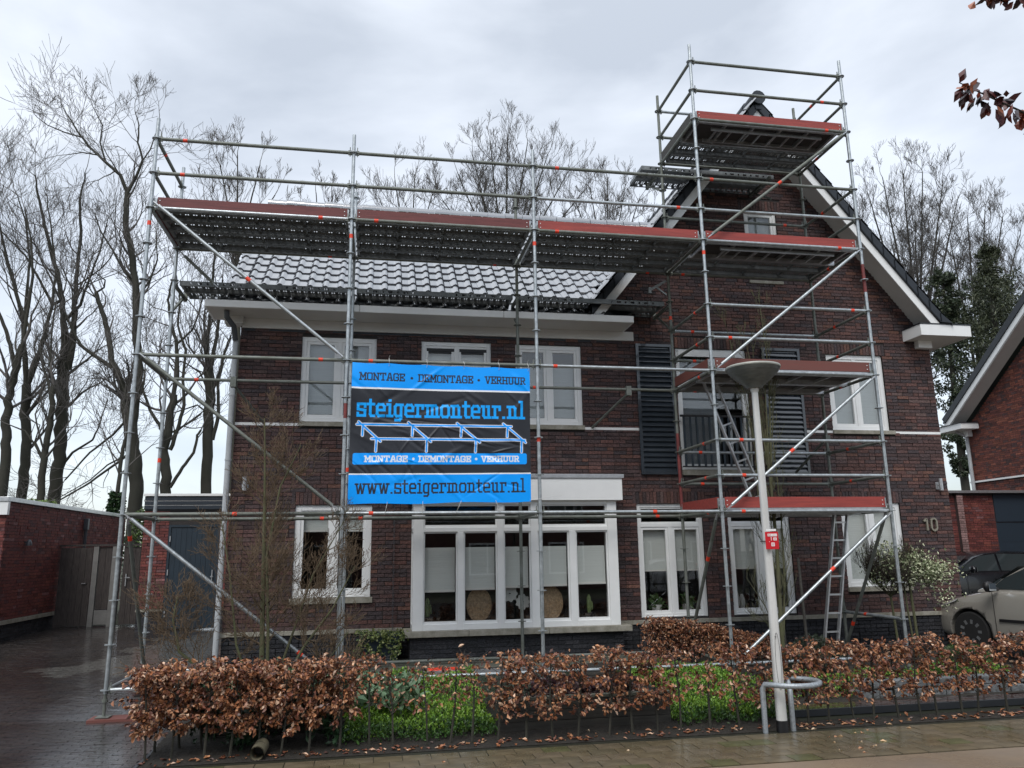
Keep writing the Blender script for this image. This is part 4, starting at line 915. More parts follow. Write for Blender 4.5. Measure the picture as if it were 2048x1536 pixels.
def raster_banner(NU, NV):
    AR = 2.47 / 1.9
    U, Vv = np.meshgrid((np.arange(NU) + .5) / NU, (np.arange(NV) + .5) / NV)   # v from top
    img = np.zeros((NV, NU, 3)); BL = np.array([.0, .33, .98]); DK = np.array([.026, .029, .036]); WH = np.array([.80, .82, .84])
    img[:] = DK; img[(Vv < .18) | (Vv > .80)] = BL; img[((Vv > .18) & (Vv < .191)) | ((Vv > .789) & (Vv < .80))] = WH
    def blend(mask, c): 
        for k in range(3): img[..., k] = img[..., k] * (1 - mask) + c[k] * mask
    # rounded bar
    def rrect(u0, u1, v0, v1, r):
        X = np.abs(U - (u0 + u1) / 2) * AR - ((u1 - u0) / 2 * AR - r); Y = np.abs(Vv - (v0 + v1) / 2) - ((v1 - v0) / 2 - r)
        d = np.hypot(np.maximum(X, 0), np.maximum(Y, 0)) + np.minimum(np.maximum(X, Y), 0) - r; return np.clip(.5 - d * NV, 0, 1)
    blend(rrect(.018, .978, .647, .727, .014), BL)
    def seg_d(a, b, square=True):
        ax, ay = a[0] * AR, a[1]; bx, by = b[0] * AR, b[1]; X = U * AR - ax; Y = Vv - ay; dx, dy = bx - ax, by - ay; L = math.hypot(dx, dy) + 1e-9; dx /= L; dy /= L
        t = X * dx + Y * dy; n = np.abs(X * dy - Y * dx); e = np.maximum(-t, t - L)
        return np.maximum(n, e) if square else np.hypot(n, np.maximum(e, 0))
    def text(s, u0, u1, vb, h, th, c):
        adv = [GL[ch][0] + .16 for ch in s]; sc_u = (u1 - u0) / (sum(adv) - .16); u = u0
        D = np.full(U.shape, 9.)
        j0, j1 = int((vb - h * 1.15) * NV) - 2, int((vb + h * .45) * NV) + 2; j0 = max(j0, 0); j1 = min(NV, j1)
        nonlocal_U = (U, Vv)
        for ch in s:
            i0, i1 = max(0, int((u - .02) * NU)), min(NU, int((u + GL[ch][0] * sc_u + .02) * NU) + 1)
            Us = U[j0:j1, i0:i1] * AR; Vs = Vv[j0:j1, i0:i1]
            for pl in GL[ch][1]:
                for (a, b) in zip(pl, pl[1:]):
                    ax, ay = (u + a[0] * sc_u) * AR, vb - a[1] * h + th * (a[1] - .0) * 0; bx, by = (u + b[0] * sc_u) * AR, vb - b[1] * h
                    dx, dy = bx - ax, by - ay; L = math.hypot(dx, dy) + 1e-9; dx /= L; dy /= L; X = Us - ax; Y = Vs - ay; t = X * dx + Y * dy; n = np.abs(X * dy - Y * dx)
                    D[j0:j1, i0:i1] = np.minimum(D[j0:j1, i0:i1], np.maximum(n, np.maximum(-t, t - L)))
            u += (GL[ch][0] + .16) * sc_u
        blend(np.clip(.5 - (D - th / 2) * NV, 0, 1), c)
    def dot(u, v, r, c): blend(np.clip(.5 - (np.hypot((U - u) * AR, Vv - v) - r) * NV, 0, 1), c)
    text('MONTAGE', .042, .288, .125, .050, .0100, DK); text('DEMONTAGE', .365, .672, .125, .050, .0100, DK); text('VERHUUR', .742, .972, .125, .050, .0100, DK)
    dot(.328, .103, .010, DK); dot(.705, .103, .010, DK)
    BL2 = np.array([.005, .38, .97])
    text('steigermonteur.nl', .036, .965, .383, .120, .0185, BL2)
    text('www.steigermonteur.nl', .038, .965, .926, .092, .0125, DK)
    text('MONTAGE', .082, .312, .706, .037, .0085, WH); text('DEMONTAGE', .375, .662, .706, .037, .0085, WH); text('VERHUUR', .722, .932, .706, .037, .0085, WH)
    dot(.345, .688, .009, WH); dot(.692, .688, .009, WH)
    top = [(.062, .445), (.332, .446), (.602, .447), (.862, .448)]; bot = [(.142, .546), (.417, .547), (.690, .548), (.950, .549)]
    L = [((.035, .445), (.89, .449)), ((.115, .546), (.968, .549))]
    for (a, c) in zip(top, bot): L += [((a[0] - .018, a[1] - .018), (c[0] + .022, c[1] + .018)), ((a[0] + .006, a[1]), (a[0] + .004, a[1] + .078)), ((c[0], c[1]), (c[0] - .002, c[1] + .088))]
    D = np.full(U.shape, 9.)
    for a, c in L: D = np.minimum(D, seg_d(a, c, False))
    blend(np.clip(.5 - (D - .0105) * NV, 0, 1), WH); blend(np.clip(.5 - (D - .0062) * NV, 0, 1), BL)
    return img
NU, NV = 420, 323
img = raster_banner(NU, NV)
uu, vv = np.meshgrid(np.linspace(0, 1, NU + 1), np.linspace(0, 1, NV + 1))
tl, tr_p, br, bl_ = px(705, 725, 1, -.05), px(1059, 738, 1, -.05), px(1062, 1004, 1, -.05), px(695, 1010, 1, -.05)
P_ = (tl[None, None] * ((1 - uu) * (1 - vv))[..., None] + tr_p * (uu * (1 - vv))[..., None] + br * (uu * vv)[..., None] + bl_ * ((1 - uu) * vv)[..., None])
gt = np.array([.18, .40, .62, .83]); sag = .010 * np.abs(np.sin(np.pi * (uu * 5))) * np.exp(-vv * 14)
P_[..., 2] -= sag - .006; P_[..., 2] += .008 * np.sin(np.pi * uu * 4) * np.exp(-(1 - vv) * 18)
R_ = np.random.RandomState(21); dsp = np.zeros_like(uu)
for _ in range(60):
    cu, cv = R_.uniform(0, 1), R_.uniform(.05, .95); an = R_.uniform(-1.1, 1.1); ln = R_.uniform(.04, .16); wd = R_.uniform(.006, .02); a_ = R_.uniform(.004, .013) * (1 if R_.rand() > .4 else -1)
    if R_.rand() < .5: cv = R_.uniform(.38, .75); an = R_.uniform(.1, .8)
    du, dv = (uu - cu) * 1.3, vv - cv; t = du * math.cos(an) + dv * math.sin(an); n_ = -du * math.sin(an) + dv * math.cos(an); dsp += a_ * np.exp(-(t / ln) ** 2 - (n_ / wd) ** 2)
dsp += .012 * np.sin(uu * 9 + vv * 3) * np.sin(vv * 4 + 1) + .02 * np.exp(-((uu - .78 - .35 * (1 - vv) * .6) / .07) ** 2) * np.sin(np.pi * vv) + .03 * np.exp(-(uu / .05)) * np.sin(vv * 9)
P_[..., 1] -= dsp
V = P_.reshape(-1, 3); idx = np.arange((NU + 1) * (NV + 1)).reshape(NV + 1, NU + 1)
F = np.stack([idx[:-1, :-1], idx[:-1, 1:], idx[1:, 1:], idx[1:, :-1]], -1).reshape(-1, 4)
m_ban = mat('banner_print', (0, 0, 0), .42, attr=True, bump=(9, .12, .02), spec=.3)
ban = mobj('banner', mkmesh('banner', V, F, img.reshape(-1, 3), smooth=True), m_ban)
tag(ban, 'blue and black scaffolding firm banner with a scaffold drawing, tied to the scaffold', 'banner')
m_tie = mat('cable_tie', (.6, .6, .58), .5)
for t, s in [(.2, 0), (.41, 0), (.62, 0), (.82, 0), (.99, 0)]:
    p = tl * (1 - t) + tr_p * t; MB().path([p + np.array([0, -.012, -.035]), p + np.array([.004, -.045, .02]), p + np.array([.0, .045, .09]), p + np.array([.01, .01, .12])], .003, 5).build('cable_tie', m_tie, ban)
for t, dx in [(.21, -.03), (.4, 0), (.61, -.07), (.80, .06)]:
    p = bl_ * (1 - t) + br * t; MB().path([p + np.array([0, -.012, .03]), p + np.array([dx * .5, -.02, -.05]), p + np.array([dx, .03, -.13])], .003, 5).build('cable_tie', m_tie, ban)
MB().path([br + np.array([-.02, -.01, .02]), br + np.array([.3, -.02, .07]), br + np.array([.42, 0, .08])], .0025, 5).build('cable_tie', m_tie, ban)

# ================================================================ STREET LAMP + HOOP
lx, ly, lz = 7.135, -2.32, -.33
lamp = thing('street_lamp', 'aluminium street lamp with wide grey dish head standing in front of the hedge', 'street lamp', (lx, ly, lz))
def rrpole(z0, z1, w0, w1, d0, d1, x0, x1):
    b = MB(); n = 16
    for z, w_, d_, xx in ((z0, w0, d0, x0), (z1, w1, d1, x1)):
        for k in range(n):
            t = 2 * math.pi * (k + .5) / n; c, s = math.cos(t), math.sin(t); q = (abs(c) ** 2.6 + abs(s) ** 2.6) ** (-1 / 2.6); b.v.append((xx + c * q * w_, ly + s * q * d_, z))
    for k in range(n): b.f.append((k, (k + 1) % n, (k + 1) % n + n, k + n))
    b.f.append(tuple(range(n - 1, -1, -1))); b.f.append(tuple(n + k for k in range(n))); return b
rrpole(-.22, 3.24, .052, .032, .048, .032, lx, lx).build('pole', m_polem, lamp, smooth=True)
rrpole(-.33, -.215, .056, .0555, .052, .0515, lx, lx).build('base_sleeve', m_black, lamp, smooth=True)
dc = MB().path([(lx - .008 + .028 * math.cos(t), ly - .0490, .36 + .28 * math.sin(t)) for t in [2 * math.pi * k / 24 for k in range(25)]], .0018, 4, False); dc.build('door_outline', m_black, lamp)
MB().lathe([(.008, 0), (.008, .004)], (lx - .02, ly - .05, .60), 8).lathe([(.008, 0), (.008, .004)], (lx - .0, ly - .052, .13), 8).build('door_bolt', m_black, lamp)
MB().lathe([(.036, 3.19), (.044, 3.21), (.044, 3.235), (.04, 3.25)], (lx, ly, 0), 20).build('collar', m_polem, lamp, smooth=True)
MB().lathe([(.085, 3.235), (.10, 3.26), (.13, 3.285), (.20, 3.345), (.255, 3.40), (.29, 3.445), (.295, 3.455)], (lx, ly, 0), 40).build('bowl', m_lamp, lamp, smooth=True)
MB().lathe([(.296, 3.452), (.301, 3.464), (.296, 3.478), (.22, 3.492), (.1, 3.50), (.01, 3.504)], (lx, ly, 0), 40).build('rim', mat('lamp_rim', (.36, .37, .33), .4, noise=(8, .15)), lamp, smooth=True)
for zz, rr in ((3.315, .168), (3.36, .217), (3.415, .270)): MB().path([(lx + rr * math.cos(t), ly + rr * math.sin(t), zz) for t in [2 * math.pi * k / 30 for k in range(31)]], .0018, 4, False).build('bowl_ridge', m_lamp, lamp)
sg = thing('small_red_sign', 'small red numbered plate with white stickers strapped to the lamp post', 'sign', (lx + .06, ly - .09, 1.5))
sx0 = lx - .012
pmat = mat('red_plate', (.55, .012, .02), .35)
MB().box(sx0 - .045, sx0 + .105, ly - .078, ly - .074, 1.485, 1.665).build('plate', pmat, sg, bevel=.003)
MB().box(sx0 - .03, sx0 + .085, ly - .077, ly - .073, 1.672, 1.695).build('upper_strip', m_white, sg)
st = MB(); y_ = ly - .0805
for (a, c, d, e_) in [(-.018, .088, 1.618, 1.645), (.018, .024, 1.575, 1.612), (.045, .082, 1.575, 1.605), (-.005, .0, 1.558, 1.566), (.018, .055, 1.515, 1.553)]: st.box(sx0 + a, sx0 + c, y_, y_ + .002, d, e_)
st.build('white_sticker', m_white, sg)
dk = MB()
for (a, c, d, e_) in [(-.013, -.009, 1.622, 1.641), (-.002, .003, 1.622, 1.641), (.012, .016, 1.622, 1.641), (.026, .042, 1.63, 1.633), (.052, .056, 1.622, 1.641), (.066, .082, 1.63, 1.633), (.055, .060, 1.58, 1.60), (.067, .072, 1.58, 1.60), (.028, .033, 1.52, 1.548), (.041, .046, 1.52, 1.548)]: dk.box(sx0 + a, sx0 + c, y_ - .001, y_, d, e_)
dk.build('sticker_print', pmat, sg)
MB().box(lx - .052, lx + .052, ly - .072, ly + .05, 1.565, 1.572).build('strap', m_black, sg)
hp = thing('hoop_guard', 'galvanised steel hoop guard bent around the foot of the street lamp', 'bollard', (7.0, -2.33, -.33))
m_hoop = mat('zinc_hoop', (.34, .37, .39), .5, metal=.5, noise=(50, .3))
pts = [(6.955, -2.31, -.34), (6.955, -2.31, -.05), (6.957, -2.31, .09), (6.975, -2.33, .135), (7.02, -2.42, .142)]
for k in range(13):
    t = rad(215 + k * (215 / 12)); pts.append((7.28 + .285 * math.cos(t), -2.31 + .25 * math.sin(t), .142))
pts += [(7.33, -2.12, .142), (7.29, -2.22, .135), (7.278, -2.27, .09), (7.276, -2.28, -.05), (7.276, -2.28, -.34)]
MB().path(pts, .0275, 12).build('hoop', m_hoop, hp, smooth=True)
# ================================================================ HEDGE AND GARDEN
PAL_BR = [((.29, .115, .05), .3), ((.41, .20, .10), .22), ((.17, .062, .036), .28), ((.56, .37, .25), .10), ((.09, .04, .028), .14)]
def hedge(name, label, x0, x1, yc, stems_dx, dens, hfun, thick, seed, zb=-.33, leaf=(.030, .068), n_ind=300, grp=None, stem_r=.011, side='x', bare=.30):
    R_ = random.Random(seed); t_ = thing(name, label, 'hedge', ((x0 + x1) / 2, yc, zb), grp)
    segs = []; P = []; D = []; x = x0 + .05
    while x < x1:
        y = yc + R_.uniform(-.04, .04); H = hfun(x); d = dens(x); base = (x, y, zb - .02); top = (x + R_.uniform(-.06, .06), y + R_.uniform(-.05, .05), zb + (H - zb) * .92)
        mid = ((base[0] + top[0]) / 2 + R_.uniform(-.025, .025), y + R_.uniform(-.02, .02), (base[2] + top[2]) / 2)
        MB().path([base, mid, top], [stem_r * R_.uniform(.9, 1.5), stem_r * .9, stem_r * .45], 6).build('stem', m_bark, t_)
        nb = int(46 * (.35 + .65 * min(1, d)))
        for i in range(nb):
            t = R_.uniform(bare if d < .8 else .16, 1) ** .8; z = zb + (H - zb) * t; o_ = Vector((x + (top[0] - x) * t, y, z)); an = R_.uniform(0, 6.28); L = R_.uniform(.10, .30) * (thick / .3) ** .5
            dr = Vector((math.cos(an) * 1.1, math.sin(an) * thick / .35, R_.uniform(.15, .9))).normalized()
            if z + dr.z * L > H + .04: dr.z = .05; dr.normalize()
            m_ = o_ + dr * L * .5; e_ = m_ + (dr + Vector((R_.uniform(-.5, .5), R_.uniform(-.5, .5), R_.uniform(-.1, .5)))).normalized() * L * .5
            segs.append((*o_, *m_, .0035, .0025)); segs.append((*m_, *e_, .0025, .0015))
            nl = int(R_.uniform(5, 11) * d + .5)
            for q in range(nl):
                f = R_.uniform(.3, 1); pp = (o_.lerp(m_, f * 2) if f < .5 else m_.lerp(e_, f * 2 - 1)) + Vector((R_.gauss(0, .012), R_.gauss(0, .012), R_.gauss(0, .012)))
                P.append(pp); D.append((R_.gauss(0, .6) + dr.x * .5, R_.gauss(0, .6) + dr.y * .5 - .25, R_.gauss(0, .5) - .45))
        x += stems_dx * R_.uniform(.75, 1.25)
    P = np.array([list(p) for p in P]); D = np.array(D); keep = P[:, 2] < np.vectorize(hfun)(P[:, 0]) + .06; P, D = P[keep], D[keep]
    o3 = np.array(org(t_))
    me = segmesh('twigs', segs, 3); o = mobj('twigs', me, m_twig, t_, 'stuff'); o.data.transform(Matrix.Translation(-org(t_)))
    V, F, K = leafcloud(P, D, leaf, (.45, .62), PAL_BR, seed, fold=.5)
    n = len(P); dist = np.linalg.norm(P - CAM, axis=1) - .25 * (P[:, 2]); order = np.argsort(P[:, 1])[:int(n * .3)]; order = order[np.argsort(np.random.RandomState(seed).rand(len(order)))][:n_ind]
    mask = np.zeros(n, bool); mask[order] = True
    Vr = V.reshape(n, 7, 3); Kr = K.reshape(n, 6, 3)
    for k in order:
        me = mkmesh('leaf', Vr[k] - P[k], F[:6], Kr[k]); me.materials.append(m_leafbr); l = bpy.data.objects.new('leaf', me); C.objects.link(l); l.parent = t_; l.location = P[k] - o3
    nr = n - len(order); F2 = (np.arange(nr)[:, None, None] * 7 + F[:6]).reshape(-1, 3)
    mobj('foliage', mkmesh('foliage', Vr[~mask].reshape(-1, 3) - o3, F2, Kr[~mask].reshape(-1, 3)), m_leafbr, t_, 'stuff')
    return t_
def dens_front(x):
    if x < 2.55: return 2.1
    if x < 2.9: return 1.3
    if x < 4.15: return .40
    if x < 5.95: return 1.05
    if x < 6.75: return .60
    if x < 7.3: return .95
    return 1.05
def h_front(x): return .47 + .03 * math.sin(x * 5) + .02 * math.sin(x * 13 + 1)
hedge('beech_hedge', 'long low hedge of dry brown beech leaves on thin stems along the pavement', .95, 15.0, -2.02, .27, dens_front, h_front, .30, 31)
hedge('beech_hedge', 'thick end of the brown beech hedge beside the driveway, behind the front row', .95, 2.75, -1.72, .24, lambda x: 1.5, lambda x: .45, .40, 32, n_ind=0)
hedge('low_beech_hedge', 'dense low brown hedge running beside the plinth behind the lamp post', 6.95, 8.75, 1.0, .09, lambda x: 1.5, lambda x: .50 - max(0, x - 7.3) * .22, .30, 33, zb=-.2, leaf=(.025, .05), n_ind=0, bare=.05)
# fallen leaves on soil
R_ = np.random.RandomState(5); n = 420; P_ = np.stack([R_.uniform(1.0, 12, n), -2.22 + np.abs(R_.normal(0, .12, n)), np.full(n, -.315)], 1); D_ = R_.normal(size=(n, 3)) * [1, 1, .12]
V, F, K = leafcloud(P_, D_, (.04, .075), (.45, .6), PAL_BR, 2, Nn=np.array([[0, 0, 3.]]), fold=.4); fl = mobj('leaf_litter', mkmesh('leaf_litter', V, F, K), m_leafbr, None, 'stuff'); tag(fl, 'scattered brown leaves lying on the soil strip under the hedge', 'leaves')
R_ = np.random.RandomState(9)
PAL_PALE = [((.55, .36, .20), .5), ((.42, .20, .10), .3), ((.6, .45, .3), .2)]
spots = [px(1500 + a / 3.737, 1200 + c / 3.737, 2, -.325) for a, c in [(860, 970), (770, 990), (655, 1020), (700, 1022), (590, 1030), (850, 1002), (640, 1070), (840, 1065), (970, 1053), (920, 1085), (930, 1100), (850, 1105), (670, 1130), (835, 1140), (1065, 930), (1210, 962), (1205, 903), (1380, 885), (500, 962), (440, 930), (400, 960)]] + [px(a, c, 2, -.325) for a, c in [(1180, 1464), (970, 1484), (882, 1524), (760, 1500), (1253, 1500), (1700, 1497), (620, 1512), (1400, 1462)]]
for k, p in enumerate(spots):
    V, F, K = leafcloud(np.zeros((1, 3)), R_.normal(size=(1, 3)) * [1, 1, .05], (.05, .075), (.5, .6), PAL_PALE, k + 50, Nn=np.array([[0, 0, 4.]]), fold=.6)
    l = mobj('fallen_leaf', mkmesh('fallen_leaf', V, F, K), m_leafbr); l.location = p; tag(l, 'pale brown fallen leaf lying flat on the wet pavement', 'leaf', 'fallen leaves on the pavement')
# ground cover
def cover(name, label, x0, x1, y0, y1, n, hgt, pal, seed, leaf=(.03, .055), zf=bedz, wr=(.35, .5), up=1.2):
    R_ = np.random.RandomState(seed); X = R_.uniform(x0, x1, n); Y = R_.uniform(y0, y1, n); Zb = np.array([zf(x, y) for x, y in zip(X, Y)]); bump = .6 + .4 * np.sin(X * 7 + seed) * np.sin(Y * 6)
    P_ = np.stack([X, Y, Zb + R_.uniform(0, 1, n) ** .7 * hgt * bump], 1); D_ = R_.normal(size=(n, 3)) + [0, -.2, up]
    V, F, K = leafcloud(P_, D_, leaf, wr, pal, seed); o = mobj(name, mkmesh(name, V, F, K), m_leafgr, None, 'stuff'); tag(o, label, 'ground cover'); return o
PAL_VIN = [((.13, .25, .025), .45), ((.07, .15, .02), .3), ((.20, .33, .04), .25)]
PAL_VD = [((.03, .07, .015), .6), ((.05, .12, .02), .4)]
cover('ground_cover', 'bright green periwinkle carpet behind the bare hedge stems left of the planter', 2.75, 4.28, -1.75, .35, 11000, .13, PAL_VIN, 3)
cover('ground_cover', 'bright green periwinkle carpet between the planter and the lamp post', 6.2, 7.5, -1.75, .30, 9000, .13, PAL_VIN, 4)
cover('ground_cover', 'darker green leaves at the front edge of the bed left of the planter', 2.75, 4.28, -1.88, -1.5, 1500, .13, PAL_VD, 5); cover('ground_cover', 'darker green leaves at the front edge of the bed beside the lamp post', 6.25, 7.5, -1.88, -1.5, 1300, .13, PAL_VD, 6)
cover('ground_cover', 'patchy green weeds growing behind the hedge right of the lamp post', 7.5, 11.5, -.95, -.2, 3200, .12, PAL_VIN, 14)
# planters
for (x0, x1, lab, y0) in ((4.31, 6.18, 'long dark timber planter box behind the hedge with purple leaved plants', -1.72), (1.35, 2.72, 'dark timber planter edge hidden behind the left end of the hedge', -1.45)):
    t_ = thing('planter_box', lab, 'planter', (x0, y0, -.33)); zt = -.02 if x0 > 3 else -.12
    nb = 3
    for i in range(nb): z0 = -.33 + i * (zt + .33) / nb; MB().box(x0, x1, y0, y0 + .04, z0 + .002, z0 + (zt + .33) / nb - .002).build('board', m_timber, t_, bevel=.004)
    MB().box(x0, x0 + .04, y0 + .042, y0 + .8, -.33, zt).box(x1 - .04, x1, y0 + .042, y0 + .8, -.33, zt).box(x0 + .042, x1 - .042, y0 + .76, y0 + .8, -.33, zt).build('side_board', m_timber, t_)
    MB().box(x0 - .01, x1 + .01, y0 - .012, y0 + .07, zt + .002, zt + .03).build('top_rail', m_kerb, t_); MB().box(x0 + .042, x1 - .042, y0 + .045, y0 + .755, -.3, zt - .03).build('earth', m_soil, t_)
cover('heuchera', 'low dark purple leaved plants growing in the long planter box', 4.7, 5.9, -1.6, -1.05, 1400, .16, [((.035, .012, .018), .6), ((.06, .03, .025), .4)], 7, leaf=(.04, .07), zf=lambda x, y: -.03, wr=(.7, .9))
cover('rosemary_clump', 'dull green needle leaved herb at the left side of the planter box', 4.2, 4.7, -1.55, -1.0, 1500, .30, [((.05, .075, .045), 1)], 8, leaf=(.025, .045), zf=lambda x, y: -.05, wr=(.15, .2))
cover('rosemary_clump', 'dull green needle leaved herb at the middle of the planter box', 5.05, 5.35, -1.3, -.95, 900, .34, [((.06, .085, .05), 1)], 9, leaf=(.025, .045), zf=lambda x, y: -.05, wr=(.15, .2))
# sage-like broad leaves behind left hedge
PAL_SG = [((.10, .17, .09), .5), ((.14, .22, .12), .3), ((.07, .12, .06), .2)]
cover('sage_plants', 'soft grey-green broad leaves showing above the left end of the hedge', 1.25, 3.55, -1.35, -.2, 1500, .24, PAL_SG, 10, leaf=(.09, .16), zf=lambda x, y: .0 if x < 2.9 else -.12, wr=(.4, .55))
cover('dark_evergreen_leaves', 'dark green evergreen leaves inside the left end of the hedge', 1.3, 2.75, -1.9, -1.55, 500, .6, [((.02, .05, .02), 1)], 11, leaf=(.07, .12), zf=lambda x, y: -.3, wr=(.4, .5))
def mound(name, label, c, rx, ry, h, n, pal, seed, leaf, wr=(.12, .2)):
    R_ = np.random.RandomState(seed); a_ = R_.uniform(0, 2 * np.pi, n); el = np.arccos(R_.uniform(0, 1, n)); q = R_.uniform(.75, 1.02, n); D_ = np.stack([np.sin(el) * np.cos(a_), np.sin(el) * np.sin(a_), np.cos(el)], 1)
    P_ = np.array(c) + D_ * q[:, None] * [rx, ry, h]; V, F, K = leafcloud(P_, D_ + R_.normal(size=(n, 3)) * .45, leaf, wr, pal, seed)
    t_ = thing(name, label, 'shrub', c); o3 = np.array(c); mobj('foliage', mkmesh('foliage', V - o3, F, K), m_leafgr, t_, 'stuff')
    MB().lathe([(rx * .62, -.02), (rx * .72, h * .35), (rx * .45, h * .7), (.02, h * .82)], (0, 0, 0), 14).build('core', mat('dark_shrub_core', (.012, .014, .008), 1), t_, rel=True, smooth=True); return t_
PAL_LV = [((.055, .07, .045), .6), ((.035, .048, .03), .4)]
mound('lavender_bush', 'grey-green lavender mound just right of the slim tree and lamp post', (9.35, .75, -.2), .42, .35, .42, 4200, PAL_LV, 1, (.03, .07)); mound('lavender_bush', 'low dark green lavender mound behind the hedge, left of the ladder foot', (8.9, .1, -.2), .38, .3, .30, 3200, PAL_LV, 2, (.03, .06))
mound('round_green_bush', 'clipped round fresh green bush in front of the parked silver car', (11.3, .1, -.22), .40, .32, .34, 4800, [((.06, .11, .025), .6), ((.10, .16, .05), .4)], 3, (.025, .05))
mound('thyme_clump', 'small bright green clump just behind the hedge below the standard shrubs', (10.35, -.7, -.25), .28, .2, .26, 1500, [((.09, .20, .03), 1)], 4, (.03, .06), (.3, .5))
MB()
# low stone edging wall on the right
swt = thing('stone_edging', 'low rough grey stone edging wall behind the right part of the hedge', 'wall', (9.8, -.95, -.33)); R2 = random.Random(6)
for row in range(2):
    x = 8.9
    while x < 12:
        l_ = R2.uniform(.14, .3); zz = -.33 + row * .115; h_ = R2.uniform(.095, .115)
        MB().box(x, x + l_ - .012, -1.01 + R2.uniform(-.015, .015), -.85, zz, zz + h_).build('stone', mat('grey_rubble_stone', (.13, .14, .145), .8, noise=(9, .4), bump=(16, .9, .03)), swt, bevel=.014); x += l_
pv = MB(); pc = px(515, 1505, 1, -2.2)
for k in range(1): pv.path([(pc[0], -2.24, -.27), (pc[0] + .01, -1.98, -.255)], .066, 20, False).path([(pc[0], -2.24, -.27), (pc[0] + .01, -1.98, -.255)], .058, 20, False)
o = pv.build('drain_pipe', mat('beige_pipe', (.15, .135, .09), .5, noise=(5, .3)), smooth=True); tag(o, 'open end of a beige plastic drain pipe lying under the left hedge', 'pipe')
MB().lathe([(.055, 0), (.055, .002)], (0, 0, 0), 20).build('pipe_inside', m_black, o).matrix_local = Matrix.Translation((pc[0] + .01, -2.10, -.25)) @ Matrix.Rotation(rad(90), 4, 'X')

# ================================================================ SHRUBS AND SMALL TREES IN THE GARDEN
m_shrubbark = mat('lichen_bark', (.10, .085, .055), .9, noise=(6, .3), col2=(.085, .10, .04))
m_bud = mat('reddish_twig', (.125, .085, .05), .8)
def shrub(name, label, base, limbs, depth, seed, r0, L0, mat1=m_shrubbark, mat2=m_bud, up=.10, spread=.9, kids=.9, cat='shrub', nst=5, rmin=.0022, buds=True):
    R_ = random.Random(seed); t_ = thing(name, label, cat, base); o3 = org(t_)
    thick = []; thin = []
    for li in limbs:
        pts = [Vector(p) for p in li[0]]; ra, rb = li[1], li[2]; n = len(pts)
        MB().path(pts, [ra + (rb - ra) * i / (n - 1) for i in range(n)], 8).build('stem', mat1, t_, smooth=True)
        tot = sum((pts[i + 1] - pts[i]).length for i in range(n - 1)); cnt = int(tot * li[3])
        for k in range(cnt):
            f = R_.uniform(li[4] if len(li) > 4 else .15, 1) * (n - 1); i = min(int(f), n - 2); p = pts[i].lerp(pts[i + 1], f - i); d = (pts[i + 1] - pts[i]).normalized()
            ax = Vector((R_.gauss(0, 1), R_.gauss(0, 1) * .7, R_.gauss(0, .4))); ax = (ax - d * ax.dot(d)).normalized(); fr = f / (n - 1)
            grow(thin, p, d * .6 + ax, L0 * R_.uniform(.5, 1.1) * (1.15 - .6 * fr), max(.003, (ra + (rb - ra) * fr) * .42), depth, R_, up=up, wob=.16, spread=spread, nst=nst, kids=kids, rmin=rmin)
    S = np.array(thin)
    if buds:
        R3 = np.random.RandomState(seed); tips = S[S[:, 7] <= rmin * 1.3]; tips = tips[R3.rand(len(tips)) < .18]; d = tips[:, 3:6] - tips[:, :3]; d /= np.linalg.norm(d, axis=1, keepdims=True)
        B = np.concatenate([tips[:, 3:6], tips[:, 3:6] + d * .014, np.full((len(tips), 1), .0042), np.full((len(tips), 1), .001)], 1); b = mobj('buds', segmesh('buds', B, 4), mat2, t_, 'stuff'); b.data.transform(Matrix.Translation(-o3))
    o = mobj('twigs', segmesh('twigs', S, 3), mat2, t_, 'stuff'); o.data.transform(Matrix.Translation(-o3)); return t_
bx, by = 1.78, -.35
shrub('bare_magnolia', 'bare multi stemmed shrub with budding twigs in front of the left part of the house', (bx, by, -.2), [
    ([(bx, by, -.2), (bx - .04, by, .8), (bx - .07, by + .02, 1.7), (bx - .1, by, 2.5), (bx - .14, by, 3.15)], .034, .008, 15, .15),
    ([(bx + .05, by, -.2), (bx + .04, by - .05, .6), (bx - .02, by - .05, 1.5), (bx + .1, by - .1, 2.3), (bx + .32, by - .1, 2.8)], .022, .006, 11, .2),
    ([(bx + .1, by, -.2), (bx + .45, by + .05, .45), (bx + .75, by + .1, .85), (bx + 1.0, by + .1, 1.35)], .02, .006, 13, .3),
    ([(bx + .05, by + .1, -.2), (bx + .3, by + .2, .6), (bx + .5, by + .2, 1.25), (bx + .85, by + .25, 1.9)], .018, .005, 13, .3),
    ([(bx - .05, by, -.2), (bx - .3, by - .1, .5), (bx - .42, by - .1, 1.3), (bx - .55, by - .1, 1.9)], .018, .005, 13, .2),
    ([(bx - .15, by, -.2), (bx - .55, by - .1, .15), (bx - .9, by - .15, .45), (bx - .98, by - .2, .8), (bx - .95, by - .2, 1.05)], .024, .008, 22, .3),
    ([(bx + .1, by, -.2), (bx + .6, by - .1, .1), (bx + .95, by - .1, .6)], .015, .005, 12, .3)], 2, 4, .03, .40, kids=.78)
tx, tyy = 8.62, .3
